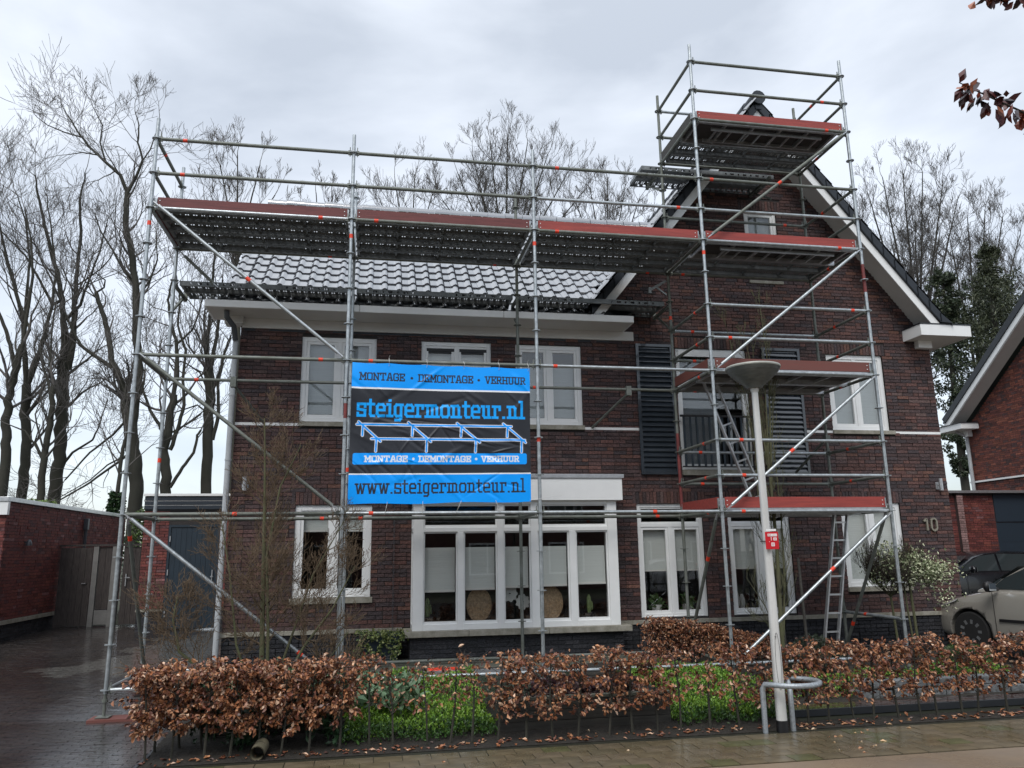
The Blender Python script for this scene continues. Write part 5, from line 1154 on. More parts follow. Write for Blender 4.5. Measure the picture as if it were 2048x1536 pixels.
shrub('slim_columnar_tree', 'slim bare upright tree with many thin vertical stems just behind the lamp post', (tx, tyy, -.2), [
    ([(tx, tyy, -.25), (tx + .02, tyy, .6), (tx + .05, tyy, 1.5), (tx + .04, tyy, 2.4), (tx + .02, tyy, 3.2)], .036, .015, 5, .15),
    ([(tx + .04, tyy, 2.2), (tx + .1, tyy, 3.1), (tx + .16, tyy, 4.1), (tx + .1, tyy, 5.3)], .018, .004, 9, .05), ([(tx + .03, tyy, 2.5), (tx - .03, tyy, 3.3), (tx - .1, tyy, 4.1), (tx - .2, tyy, 4.7)], .015, .003, 9, .05),
    ([(tx + .04, tyy, 2.0), (tx - .12, tyy, 2.8), (tx - .25, tyy, 3.7), (tx - .5, tyy, 4.9)], .012, .003, 7, .05), ([(tx + .04, tyy, 2.7), (tx + .04, tyy - .05, 3.5), (tx + .07, tyy - .05, 4.5)], .013, .003, 9, .05),
    ([(tx + .04, tyy, .3), (tx + .13, tyy, 1.1), (tx + .16, tyy, 2.0), (tx + .13, tyy, 3.1), (tx + .22, tyy, 4.0)], .016, .004, 9, .1), ([(tx, tyy, 1.2), (tx - .18, tyy, 1.9), (tx - .16, tyy, 2.9), (tx - .3, tyy, 3.9)], .012, .003, 8, .1),
    ([(tx + .02, tyy, .1), (tx - .25, tyy - .1, .7), (tx - .5, tyy - .1, 1.1)], .010, .003, 12, .2), ([(tx + .02, tyy, .2), (tx - .2, tyy - .1, .45), (tx - .42, tyy - .1, .62)], .008, .003, 12, .2), ([(tx + .05, tyy, .9), (tx + .22, tyy, 1.3), (tx + .25, tyy, 1.7)], .008, .003, 12, .2)], 1, 6, .05, .34, up=.30, spread=.55, mat2=m_shrubbark, cat='tree')
for dx in (.12, .45): o = MB().tube((tx + dx, tyy + .1, -.25), (tx + dx - .03, tyy + .1, 1.35 if dx > .2 else .8), .02, n=8).build('garden_stake', m_timber); tag(o, 'thin wooden stake %s the slim bare tree' % ('close beside' if dx < .2 else 'a little to the right of'), 'stake')
gx_, gy = 10.95, 1.1
shrub('globe_shrub', 'bare globe shaped standard shrub of fine upright twigs behind the ladder', (gx_, gy, -.2), [([(gx_ + .05, gy, -.25), (gx_, gy, .72)], .02, .017, 0, .5)] + [([(gx_, gy, .72), (gx_ + .12 * c, gy + .12 * s, .85), (gx_ + .38 * c, gy + .35 * s, 1.1 + q)], .007, .003, 16, .1) for c, s, q in [(math.cos(t), math.sin(t), .22 * math.cos(t * 2.3)) for t in [k * .42 for k in range(15)]]], 2, 9, .02, .34, up=.3, spread=.5, mat2=mat('dark_twig', (.045, .035, .025), .9), buds=False, rmin=.0018)
vx, vy = 11.30, 1.05
vt = shrub('variegated_standard_shrub', 'variegated cream and green leaved standard shrub on a bare stem with a support post', (vx, vy, -.2), [([(vx, vy, -.25), (vx - .02, vy, .4), (vx - .04, vy, .98)], .022, .02, 0, .5), ([(vx - .06, vy, -.25), (vx - .12, vy, .5), (vx - .14, vy, .95)], .014, .014, 0, .5)] + [([(vx - .04, vy, .95), (vx + a, vy + c_, .95 + z)], .010, .004, 10, .2) for a, c_, z in [(-.5, .0, .28), (-.35, .2, .5), (-.1, -.1, .42), (.15, .1, .38), (.35, -.1, .28), (.55, .05, .12), (-.45, -.1, .12), (.3, .2, .18)]], 1, 10, .02, .2, buds=False)
R_ = np.random.RandomState(12); cs = np.array([(-.42, .0, 1.18), (-.36, .1, 1.42), (-.18, -.05, 1.22), (.05, .05, 1.32), (.22, 0, 1.22), (.42, -.05, 1.12), (.6, .02, 1.10), (-.1, 0, 1.05), (.35, .1, .98), (.42, -.15, .72), (-.55, 0, 1.05)]); wts = np.array([1.3, .7, 1.6, 1.7, 1.4, 1.1, .5, 1.3, .8, .22, .5])
ci = R_.choice(len(cs), 3600, p=wts / wts.sum()); P_ = np.array([vx, vy, -.02]) + cs[ci] + R_.normal(size=(3600, 3)) * [.115, .14, .085]; D_ = R_.normal(size=(3600, 3)) + [0, -.3, .1]
V, F, K = leafcloud(P_, D_, (.03, .06), (.4, .6), [((.12, .16, .07), .3), ((.60, .62, .42), .4), ((.30, .34, .19), .3)], 13); mobj('foliage', mkmesh('foliage', V - np.array(org(vt)), F, K), m_leafgr, vt, 'stuff')

# ================================================================ LEFT GARAGE, GATE, BLUE DOOR GARAGE
gl = thing('left_brick_garage', 'low red brick garage with flat roof and grey coping at the left edge', 'garage', (-6, 9, -.1))
X0 = -3.95
w_ = MB().quad((X0 - .006, 6.3, -.3), (X0 - .006, 13.6, -.3), (X0 - .006, 13.6, 2.56), (X0 - .006, 6.3, 2.56)).quad((X0 - .006, 6.3, -.3), (X0 - .006, 6.3, 2.56), (-9, 6.3, 2.56), (-9, 6.3, -.3)).quad((X0, 13.6, -.3), (-9, 13.6, -.3), (-9, 13.6, 2.56), (X0, 13.6, 2.56)).quad((X0, 6.3, 2.56), (X0, 13.6, 2.56), (-9, 13.6, 2.56), (-9, 6.3, 2.56))
glw = w_.build('wall', m_mortar2, gl)
brickwork(glw, (X0, 0, 0), (0, 1, 0), (1, 0, 0), .345, 2.56, lambda z: [(6.3, 13.6)], PAL_R, 'R', 260, 20)
brickwork(glw, (0, 6.3, 0), (1, 0, 0), (0, -1, 0), .345, 2.3, lambda z: [(-6, X0)], PAL_R, 'R', 0, 21)
brickwork(glw, (X0, 0, 0), (0, 1, 0), (1, 0, 0), -.3, .26, lambda z: [(6.3, 9.1)], PAL_D, 'D', 0, 22)
MB().box(X0 - .05, X0 + .03, 6.28, 9.1, .265, .34).build('plinth_stone', m_stone, gl); MB().box(-9, X0 + .035, 6.24, 6.33, 2.32, 2.57).build('fascia', m_white, gl)
MB().box(X0 - .15, X0 + .04, 6.22, 13.65, 2.575, 2.66).build('coping', m_alu, gl, bevel=.004); MB().box(-9, X0 - .152, 6.22, 6.4, 2.575, 2.66).build('coping', m_alu, gl)
MB().box(X0 + .01, X0 + .11, 10.35, 10.47, 2.15, 2.42).build('rain_hopper', m_pvcdk, gl, bevel=.01); MB().tube((X0 + .06, 10.41, .0), (X0 + .06, 10.41, 2.15), .035, n=12).build('downpipe', m_pvcdk, gl, smooth=True)
lp = px(220, 1086, 0, X0 + .05); lp = px(58, 1086, 0, X0 + .08); MB().lathe([(.06, -.05), (.055, 0), (.03, .06), (.01, .07)], tuple(lp), 14).box(lp[0] - .09, lp[0] - .0, lp[1] - .02, lp[1] + .02, lp[2] - .0, lp[2] + .03).build('wall_lamp', m_pvcdk, gl, smooth=True)
gt_ = thing('wooden_gate', 'weathered grey wooden double gate with concrete posts between the two garages', 'gate', (-3, 9.1, 0))
yg = 9.12; zg0 = .02
def boards(x0, x1, n, par, y, z0=zg0, z1=1.72):
    for i in range(n): a = x0 + (x1 - x0) * i / n; c = x0 + (x1 - x0) * (i + 1) / n; MB().box(a + .003, c - .003, y + rng.uniform(-.004, .004), y + .025, z0, z1).build('board', m_gate, par)
lf = MB().box(-3.92, -3.30, yg + .026, yg + .06, .2, .3).box(-3.92, -3.30, yg + .026, yg + .06, 1.4, 1.5).build('gate_leaf', m_gate, gt_); boards(-3.92, -3.25, 5, lf, yg - .03, z1=1.71)
lf2 = MB().box(-2.62, -2.0, yg + .026, yg + .06, .2, .3).build('gate_leaf', m_gate, gt_); boards(-2.60, -2.0, 5, lf2, yg); boards(-3.12, -2.85, 2, lf2, yg, .36)
m_conc = mat('grey_concrete_post', (.17, .165, .155), .8, noise=(5, .2)); MB().box(-3.24, -3.13, yg - .03, yg + .06, -.02, 1.74).build('post', m_conc, gt_, bevel=.004); MB().box(-2.84, -2.66, yg - .03, yg + .06, -.02, 1.74).build('post', m_conc, gt_, bevel=.004); MB().box(-3.12, -2.85, yg, yg + .04, .03, .34).build('concrete_panel', m_conc, gt_)
MB().box(-3.95, -1.98, yg - .04, yg + .07, 1.745, 1.785).build('cap_rail', m_gate, gt_)
MB().box(-3.42, -3.32, yg - .06, yg - .045, .92, .94).box(-3.335, -3.32, yg - .06, yg - .03, .92, .94).build('handle', m_alu, gt_); MB().box(-2.52, -2.42, yg - .06, yg - .045, 1.03, 1.05).box(-2.52, -2.50, yg - .03, yg - .001, .85, 1.12).build('handle', m_alu, gt_)
gb = thing('garage_with_blue_door', 'brick garage with dark blue door and fascia attached to the left side of the house', 'garage', (-.6, 8.5, 0))
yb = 7.8
w_ = MB()
backing(w_, yb + .006, [-1.87, -1.36, -.30, .85], [-.1, 2.16, 2.50], lambda x, z: not (-1.36 < x < -.30 and z < 2.16))
w_.quad((-1.87, yb, -.1), (-1.87, yb, 2.8), (-1.87, 13.8, 2.8), (-1.87, 13.8, -.1)).quad((-1.87, yb, 2.8), (.85, yb, 2.8), (.85, 13.8, 2.8), (-1.87, 13.8, 2.8))
gbw = w_.build('wall', m_mortar, gb)
brickwork(gbw, (0, yb, 0), (1, 0, 0), (0, -1, 0), .42, 2.5, lambda z: [(-1.87, -1.36), (-.30, .85)], PAL_R, 'R', 0, 24); brickwork(gbw, (0, yb, 0), (1, 0, 0), (0, -1, 0), -.05, .36, lambda z: [(-1.87, -1.36), (-.30, .85)], PAL_D, 'D', 0, 25)
MB().box(-1.89, -1.36, yb - .03, yb + .01, .362, .41).build('plinth_stone', m_stone, gb)
for i in range(3): MB().box(-1.88, .85, yb - .05, yb, 2.49 + i * .093, 2.49 + i * .093 + .088).build('fascia_board', m_navy2, gb, bevel=.004)
MB().box(-1.90, .85, yb - .08, 13.8, 2.775, 2.825).build('roof_trim', m_white, gb); MB().box(-1.86, .84, yb - .02, yb, 2.46, 2.488).build('fascia_painted_shadow', m_black, gb)  # solid black strip stands in for the shadow below the fascia
dr = MB().box(-1.36, -1.31, yb - .0, yb + .08, .0, 2.16).box(-.35, -.30, yb - .0, yb + .08, .0, 2.16).box(-1.31, -.35, yb, yb + .08, 2.11, 2.16).build('door_frame', m_navy, gb)
MB().box(-1.31, -.35, yb + .04, yb + .05, .0, 2.11).build('door_backing', m_black, dr)
for i in range(9): a = -1.305 + i * .106; MB().box(a + .002, a + .104, yb + .018, yb + .04, .01, 2.10).build('door_board', m_navy, dr)
MB().box(-.42, -.40, yb - .02, yb + .018, .95, 1.2).box(-.44, -.38, yb - .05, yb - .03, 1.05, 1.07).build('door_handle', m_alu, gb)
for z in (.25, 1.1, 1.8): MB().box(-1.325, -1.305, yb - .012, yb, z, z + .12).build('hinge', m_alu, gb)
hb = MB().box(-2.0, 0, 9.0, 9.05, 0, .01)

# ================================================================ RIGHT NEIGHBOUR
ng = thing('right_brick_garage', 'low red brick garage with grey coping and dark blue-grey door at the right edge', 'garage', (20, 8.6, -.05))
yr = 8.5
w_ = MB(); backing(w_, yr + .006, [17.6, 19.60, 21.5], [-.2, 2.86], lambda x, z: True); w_.quad((17.6, yr, -.2), (17.6, yr, 2.86), (17.6, 14, 2.86), (17.6, 14, -.2)).quad((17.6, yr, 2.86), (21.5, yr, 2.86), (21.5, 14, 2.86), (17.6, 14, 2.86))
nw = w_.build('wall', m_mortar2, ng); brickwork(nw, (0, yr, 0), (1, 0, 0), (0, -1, 0), -.1, 2.84, lambda z: [(17.6, 18.42), (18.60, 19.60)], PAL_R, 'R', 60, 30)
brickwork(nw, (0, yr - .10, 0), (1, 0, 0), (0, -1, 0), -.1, 2.84, lambda z: [(18.42, 18.6)], [((.26, .16, .15), 1)], 'Q', 0, 31, lens=(.18,))
MB().box(18.42, 18.60, yr - .095, yr, -.1, 2.84).build('pier', m_mortar2, ng)
MB().box(17.55, 21.55, yr - .16, yr + .1, 2.865, 2.935).build('coping', m_alu, ng, bevel=.004)
gd = MB().box(19.62, 21.4, yr - .02, yr + .0, 2.10, 2.86).build('door_lintel_panel', mat('blue_grey_panel', (.028, .04, .055), .35), ng)
for i in range(4): MB().box(19.62, 21.4, yr + .0, yr + .005, .0 + i * .52, .515 + i * .52).build('door_panel', MATS['blue_grey_panel'], ng)
MB().box(17.9, 18.25, yr + .3, yr + .6, 2.94, 3.05).build('roof_vent', m_pvcdk, ng)
nh = thing('neighbour_house', 'neighbouring red brick house with steep gable roof and white barge board at the right edge', 'house', (22, 6, 0))
dN = np.array([-.08537, -.99635, 0]); nN = np.array([-.99635, .08537, 0]); Q1 = np.array([21.886, 11.796, 0])   # wall runs toward the camera from Q1
def nq(u, z, off=0): v = Q1 + dN * u + nN * off; return (v[0], v[1], z)
sN = 1.0; zE = 5.02     # slope along u
uA = 5.6
def zr_(u): return 5.10 + .68 * u
w_ = MB(); w_.quad(nq(-.0, -.2), nq(11.2, -.2), nq(11.2, zr_(0)), nq(uA, zr_(uA)), nq(0, zr_(0)))
e1 = [Q1 + np.array([8, .7, 0])]
w_.quad(nq(0, -.2), nq(0, zr_(0)), (28, 12.4, zr_(0)), (28, 12.4, -.2)); nwl = w_.build('wall', m_mortar2, nh)
brickwork(nwl, Q1, dN, nN, 2.9, 9.0, lambda z: [] if 3.42 < z < 3.48 else [(max(0.0, (z - 5.10) / .68), min(11.2, 11.2 - (z - 5.10) / .68 if z > 5.10 else 11.2))], PAL_N, 'N', 0, 33)
nt_ = MB(); p0, p1 = nq(0, 3.23, .03), nq(11.2, 3.23, .03); nt_.beam((p0[0], p0[1], 3.45), (p1[0], p1[1], 3.45), .06, .05).build('string_course', m_white, nh)
def nrake(z_, off, wd, ht, name, m):
    a_ = nq(-.2, zr_(-.2) + z_, off); c_ = nq(uA, zr_(uA) + z_, off); MB().beam(a_, c_, wd, ht, up=(0, 0, 1)).build(name, m, nh); d_ = nq(11.4, zr_(-.2) + z_, off); MB().beam(c_, d_, wd, ht).build(name, m, nh)
nrake(.18, .27, .45, .03, 'verge_soffit', m_offw); nrake(.31, .50, .035, .20, 'barge_board', m_white); nrake(.51, .52, .07, .19, 'verge_tile', m_tiledk)
a_, c_, d_, e_ = nq(-.3, zr_(-.3) + .55, .5), nq(uA, zr_(uA) + .55, .5), (28, 6, zr_(uA) + .55), (28, 12.3, zr_(-.3) + .55); MB().quad(a_, c_, d_, e_).quad(nq(11.5, zr_(-.3) + .55, .5), (28, .5, zr_(-.3) + .55), d_, c_).build('roof', m_tiledk, nh)
bb = MB()
for (u0, u1, o0, o1, z0, z1, nm, m) in ((-.40, .70, -.2, .60, 5.10, 5.28, 'eave_box', m_white), (-.43, .73, -.2, .63, 5.282, 5.30, 'eave_box_cap', m_tiledk), (.12, .36, 0, .16, 4.9, 5.097, 'eave_corbel', m_white)):
    pts = [nq(u0, 0, o0), nq(u1, 0, o0), nq(u1, 0, o1), nq(u0, 0, o1)]; b_ = MB(); b_.v = [(p[0], p[1], z0) for p in pts] + [(p[0], p[1], z1) for p in pts]; b_.f = [(0, 3, 2, 1), (4, 5, 6, 7), (0, 1, 5, 4), (1, 2, 6, 5), (2, 3, 7, 6), (3, 0, 4, 7)]; b_.build(nm, m, nh)
q = nq(.2, 0, .1); q2 = nq(.05, 0, .35); MB().path([(q2[0], q2[1], 5.10), (q[0], q[1], 4.9), (q[0], q[1], 2.9)], .055, 12).build('downpipe', m_pvc, nh, smooth=True)

# ================================================================ CARS
def car(name, label, loc, rz, paint, cat, dark=False):
    t = thing(name, label, cat, loc, rz=rz); ORG[t.name] = Vector((0, 0, 0))
    st = [(0.0, .30, .46, .52), (.06, .24, .60, .66), (.22, .20, .72, .78), (.50, .18, .80, .845), (.85, .17, .88, .858), (1.10, .17, .955, .86), (1.5, .17, .965, .865), (2.1, .17, .975, .868), (2.8, .17, .985, .865), (3.4, .18, 1.0, .85), (3.75, .22, 1.0, .81), (3.95, .30, .98, .72), (4.02, .36, .94, .60)]
    V = []; F = []; n = 9
    for (x, zb, zh, w_) in st:
        hd = .05 if x < 1.1 else 0
        half = [(0, zb), (w_ * .93, zb), (w_ * .99, zb + .07), (w_ * 1.0, zb + (zh - zb) * .45), (w_ * .985, zb + (zh - zb) * .78), (w_ * .955, zh - .02), (w_ * .90, zh + .01), (w_ * .5, zh + hd + .015), (0, zh + hd + .02)]
        V += [(x, y, z) for y, z in half]; 
    m_ = len(V)
    for (x, y, z) in list(V): V.append((x, -y, z))
    for i in range(len(st) - 1):
        for k in range(n - 1):
            a = i * n + k; F.append((a, a + 1, a + n + 1, a + n)); F.append((m_ + a, m_ + a + n, m_ + a + n + 1, m_ + a + 1))
    F.append(tuple(range(n - 1, -1, -1))); F.append(tuple(m_ + k for k in range(n))); e = (len(st) - 1) * n; F.append(tuple(e + k for k in range(n))); F.append(tuple(m_ + e + k for k in range(n - 1, -1, -1)))
    me = bpy.data.meshes.new('body'); me.from_pydata(V, [], F); me.update()
    import bmesh
    bm = bmesh.new(); bm.from_mesh(me); bmesh.ops.remove_doubles(bm, verts=bm.verts, dist=.0005); bmesh.ops.recalc_face_normals(bm, faces=bm.faces); bm.to_mesh(me); bm.free()
    for p in me.polygons: p.use_smooth = True
    tmp = bpy.data.objects.new('tmp_body', me); C.objects.link(tmp); ss = tmp.modifiers.new('s', 'SUBSURF'); ss.levels = 2; ss.render_levels = 2
    cut = []
    for xx in (.82, 3.32):
        cm = MB().path([(xx, -1.2, .31), (xx, 1.2, .31)], .365, 28); mc = bpy.data.meshes.new('c'); mc.from_pydata(cm.v, [], cm.f); oc = bpy.data.objects.new('tmp_c', mc); C.objects.link(oc); cut.append(oc); bo = tmp.modifiers.new('b', 'BOOLEAN'); bo.operation = 'DIFFERENCE'; bo.object = oc; bo.solver = 'EXACT'
    dg = bpy.context.evaluated_depsgraph_get(); me2 = bpy.data.meshes.new_from_object(tmp.evaluated_get(dg)); me2.materials.clear()
    for o in cut + [tmp]: bpy.data.objects.remove(o)
    body = mobj('body', me2, paint, t)
    MB().box(.5, 3.7, -.70, .70, .15, .6).build('underbody', m_black, t, rel=True)
    # greenhouse
    gh = [(.98, .97, .70, 0), (1.25, 1.12, .69, .1), (1.65, 1.34, .645, 1), (2.0, 1.435, .62, 1), (2.6, 1.46, .61, 1), (3.1, 1.44, .60, 1), (3.6, 1.34, .58, 1), (3.9, 1.02, .60, 0)]
    V = []; F = []
    for (x, z, w_, _) in gh:
        zl = min(.985, z); half = [(.775, zl - .03), (w_ + .06, z * .5 + zl * .5), (w_, z - .03), (w_ - .10, z), (0, z + .02)]
        V += [(x, y, zz) for y, zz in half]
    m_ = len(V); V += [(x, -y, z) for (x, y, z) in V[:m_]]
    for i in range(len(gh) - 1):
        for k in range(4): a = i * 5 + k; F.append((a, a + 1, a + 6, a + 5)); F.append((m_ + a, m_ + a + 5, m_ + a + 6, m_ + a + 1))
    b = MB(); b.v = V; b.f = F; cab = b.build('cabin', paint, t, smooth=True, rel=True)
    # side windows + windscreen (set proud of the cabin shell)
    def sidep(pts, s, nm, m, off=.006):
        b = MB(); b.quad(*[(x, s * (.775 + .004 - (z - .95) * .30 + off), z) for x, z in pts]); return b.build(nm, m, t, rel=True)
    m_side = mat('tinted_car_glass', (.028, .036, .038), .05, spec=.6)
    for s in (1, -1):
        sidep([(1.22, 1.0), (2.2, 1.0), (2.2, 1.39), (1.80, 1.35), (1.42, 1.17)], s, 'side_window', m_side); sidep([(2.26, 1.0), (3.15, 1.0), (3.05, 1.38), (2.26, 1.40)], s, 'side_window', m_side); sidep([(3.2, 1.0), (3.6, 1.04), (3.45, 1.3), (3.12, 1.36)], s, 'side_window', m_side)
        sidep([(1.10, .995), (1.19, .995), (1.40, 1.16), (1.36, 1.17)], s, 'quarter_window', m_side)
        y = s * .869
        MB().box(1.35, 3.0, min(y, y + s * .012), max(y, y + s * .012), .50, .545).build('side_moulding', m_black, t, rel=True, bevel=.004)
        for xx in (1.28, 2.28, 3.05): MB().box(xx, xx + .006, min(y - s * .004, y + s * .001), max(y - s * .004, y + s * .001), .30, .96).build('door_gap', m_black, t, rel=True)
        MB().box(2.0, 2.18, min(y, y + s * .03), max(y, y + s * .03), .80, .83).build('door_handle', paint, t, rel=True, bevel=.008)
        mi = MB().path([(1.36, s * .83, 1.0), (1.36, s * .93, 1.0)], [.03, .03], 8).build('mirror_arm', m_black, t, rel=True)
        c = (1.34, s * 1.0, 1.04); V2 = MB().lathe([(.0, -.085), (.06, -.07), (.085, -.02), (.085, .03), (.06, .07), (.0, .085)], (0, 0, 0), 14); V2.v = [(c[0] + v[0] * .75, c[1] + v[1] * 1.25, c[2] + v[2]) for v in V2.v]; V2.build('mirror', m_black if not dark else paint, t, rel=True, smooth=True)
        MB().path([(1.395, s * 1.0, .98), (1.396, s * 1.0, 1.10)], .001, 4).box(1.400, 1.406, min(s * .92, s * 1.08), max(s * .92, s * 1.08), .985, 1.095).build('mirror_glass', MATS.get('mirror_glass') or mat('mirror_glass', (.7, .75, .8), .03, metal=1), t, rel=True)
        hl = MB().quad((.10, s * .60, .60), (.10, s * .42, .58), (.30, s * .50, .745), (.66, s * .80, .815), (.62, s * .842, .77), (.34, s * .79, .68)); hl.v = [(v[0] - .012, v[1] + s * .012, v[2] + .012) for v in hl.v]; hl.build('headlight', mat('headlight_lens', (.6, .62, .62), .08, coat=1), t, rel=True)
    MB().quad((1.06, -.62, .992), (1.06, .62, .992), (1.60, .55, 1.325), (1.60, -.55, 1.325)).build('windscreen', m_side, t, rel=True).location = (-.03, 0, .03)
    MB().path([(1.62, .62, .9), (1.66, .62, 1.0)], .01, 6).build('bracket', m_black, t, rel=True) if 0 else None
    for xx in (.82, 3.32):
        for s in (1, -1):
            wt = MB().lathe([(.205, -.10), (.29, -.10), (.31, -.07), (.313, 0), (.31, .07), (.29, .10), (.205, .10)], (0, 0, 0), 32); wt.v = [(xx + v[0], s * .745 + v[2], .313 + v[1]) for v in wt.v]; wh = wt.build('wheel', m_rubber, t, rel=True, smooth=True)
            rm = MB().lathe([(.20, -.02), (.206, .09), (.18, .095), (.16, .06), (.02, .055), (.015, .06)], (0, 0, 0), 28); rm.v = [(xx + v[0], s * (.745 + v[2]), .313 + v[1]) for v in rm.v]; rm.build('rim', mat('dark_rim', (.16, .16, .165), .5, metal=.6), wh, smooth=True)
            sp = MB()
            for q in range(9): a = 2 * math.pi * q / 9; sp.beam((xx + .03 * math.cos(a), s * (.745 + .078), .313 + .03 * math.sin(a)), (xx + .185 * math.cos(a), s * (.745 + .09), .313 + .185 * math.sin(a)), .042, .03, up=(0, 1, 0))
            sp.lathe([(.0, 0), (.04, 0), (.04, .01), (0, .012)], (xx, 0, 0), 10) if 0 else None
            sp.build('hubcap_spoke', mat('silver_rim', (.40, .41, .42), .35, metal=.7), wh)
    return t
p_grey = mat('taupe_car_paint', (.36, .34, .30), .30, metal=.3, coat=1, noise=(60, .03))
p_blk = mat('black_car_paint', (.006, .007, .009), .25, metal=0, coat=.5)
# local +x runs from nose to tail; rz turns the nose to its heading
def headed(wx, wy, az, wl=.82, side=-1):
    # world position of car origin so that the wheel nearest the camera sits at (wx, wy)
    h = Vector((math.sin(rad(az)), math.cos(rad(az)), 0)); tail = -h; rz = math.atan2(tail.y, tail.x)
    yl = Vector((-math.sin(rz), math.cos(rz), 0)); c = Vector((wx, wy, 0)) - tail * wl - yl * (side * .83); return c, rz
c_, rz_ = headed(12.72, 1.62, -14, side=-1); car('silver_car', 'taupe silver hatchback parked nose first beside the right corner of the house', (c_.x, c_.y, -.20), rz_, p_grey, 'car')
c_, rz_ = headed(16.5, 6.7, -86, side=-1); car('black_car', 'shiny black car parked in front of the right garage behind the silver one', (c_.x, c_.y, -.12), rz_, p_blk, 'car', True)

# ================================================================ TREES BEHIND
def bigtree(name, label, Y, limbs, seed, depth=3, L0=3.2, dens=1.3, up=.10, spread=.8, group=None, kids=.55, twr=.0065, ivy=None, basez=0.0, n_extra=0, nst=4):
    """limbs: (list of photo pixels or world points, r0, r1, first fraction with side branches)"""
    R_ = random.Random(seed); W_ = []
    for li in limbs:
        pts = [Vector(px(p[0], p[1], 1, Y + (p[2] if len(p) > 2 else 0))) for p in li[0]]; W_.append((pts, li[1] * .62, li[2] * .75, li[3]))
    base = W_[0][0][0].copy(); t_ = thing(name, label, 'tree', (base.x, base.y, basez), group); o3 = org(t_)
    tm = MB(); thin = []
    for n_, (pts, r0, r1, f0) in enumerate(W_):
        if n_ == 0: pts = [Vector((base.x + (base.x - pts[1].x) * .15, base.y, basez - .2))] + pts
        n = len(pts); rr = [r0 + (r1 - r0) * i / (n - 1) for i in range(n)]
        # smooth the limb
        P2 = []; R2_ = []
        for i in range(n - 1):
            for s in range(4): f = s / 4; p = pts[i].lerp(pts[i + 1], f) + Vector((R_.gauss(0, r0 * .12), R_.gauss(0, r0 * .12), 0)); P2.append(p); R2_.append(rr[i] + (rr[i + 1] - rr[i]) * f)
        P2.append(pts[-1]); R2_.append(rr[-1]); tm.path(P2, R2_, 9)
        tot = sum((pts[i + 1] - pts[i]).length for i in range(n - 1)); cnt = int(tot * dens * .55)
        for k in range(cnt):
            f = (f0 + (1 - f0) * R_.random()) * (n - 1); i = min(int(f), n - 2); p = pts[i].lerp(pts[i + 1], f - i); d = (pts[i + 1] - pts[i]).normalized()
            ax = Vector((R_.gauss(0, 1), R_.gauss(0, .8), R_.gauss(0, .5))); ax = (ax - d * ax.dot(d)).normalized(); rl = rr[min(i, n - 1)]
            grow(thin, p, d * .7 + ax * R_.uniform(.5, 1.1), L0 * R_.uniform(.45, 1.0) * (1.1 - .55 * f / (n - 1)), max(.02, min(.085, rl * .45)), depth, R_, up=up, wob=.13, spread=spread, nst=nst, kids=kids, rmin=twr, shrink=.58)
        grow(thin, pts[-1], (pts[-1] - pts[-2]).normalized(), L0 * .42, max(.02, r1 * .7), depth, R_, up=up, wob=.13, spread=spread, nst=nst, kids=kids, rmin=twr, shrink=.6)
    tm.build('trunk', m_bark, t_, smooth=True); S = np.array(thin)
    o = mobj('crown', segmesh('crown', S, 3), m_twigfar, t_, 'stuff'); o.data.transform(Matrix.Translation(-o3))
    if ivy:
        zlo, zhi, rad_, nn, pal = ivy; R3 = np.random.RandomState(seed); q = np.array([[p.x, p.y, p.z] for p in P2 if 1]); allp = np.array([[p.x, p.y, p.z] for w_ in W_ for p in w_[0]])
        pts0 = [Vector((base.x, base.y, basez))] + W_[0][0]; zz = R3.uniform(zlo, zhi, nn); cx = np.interp(zz, [p.z for p in pts0], [p.x for p in pts0]); a_ = R3.uniform(0, 6.28, nn); rr_ = rad_ * R3.uniform(.5, 1.1, nn) * (1 - .4 * (zz - zlo) / (zhi - zlo))
        P_ = np.stack([cx + rr_ * np.cos(a_), base.y + rr_ * np.sin(a_), zz], 1); V, F, K = leafcloud(P_, np.stack([np.cos(a_), np.sin(a_), R3.normal(-.3, .5, nn)], 1) + R3.normal(size=(nn, 3)) * .4, (.08, .16), (.7, .9), pal, seed); mobj('ivy', mkmesh('ivy', V - np.array(o3), F, K), m_leafgr, t_, 'stuff')
    return t_, len(S)
m_twigfar = mat('crown_twigs', (.10, .092, .085), .9)
IVY = [((.018, .045, .015), .7), ((.035, .075, .02), .3)]; IVYL = [((.10, .17, .03), .6), ((.16, .22, .06), .4)]
NS = 0
def T(*a, **k):
    global NS
    t, n = bigtree(*a, **k); NS += n
T('bare_tree', 'bare tree with a curved leaning trunk at the left edge behind the garage', 24, [([(5, 985), (13, 900), (10, 850), (17, 803), (28, 748), (45, 690)], .34, .17, .6), ([(30, 740), (20, 690), (8, 650), (-15, 600), (-40, 540)], .15, .06, .2), ([(45, 690), (56, 620), (66, 550), (62, 480), (50, 420)], .13, .035, .1), ([(40, 700), (60, 660), (30, 580), (5, 500)], .1, .03, .3)], 41, ivy=(1.9, 3.6, .55, 1500, IVYL), dens=1.1)
T('bare_tree', 'straight bare trunk second from the left behind the garage', 25, [([(44, 985), (50, 930), (53, 880), (51, 830), (53, 770)], .33, .24, .5), ([(53, 770), (49, 700), (46, 640), (28, 570), (10, 500), (-5, 430)], .19, .05, .3), ([(53, 775), (75, 720), (88, 670), (105, 610), (112, 540), (104, 470), (95, 400)], .17, .03, .3), ([(48, 680), (52, 600), (60, 520), (50, 440), (35, 390)], .12, .03, .2)], 42, dens=1.2)
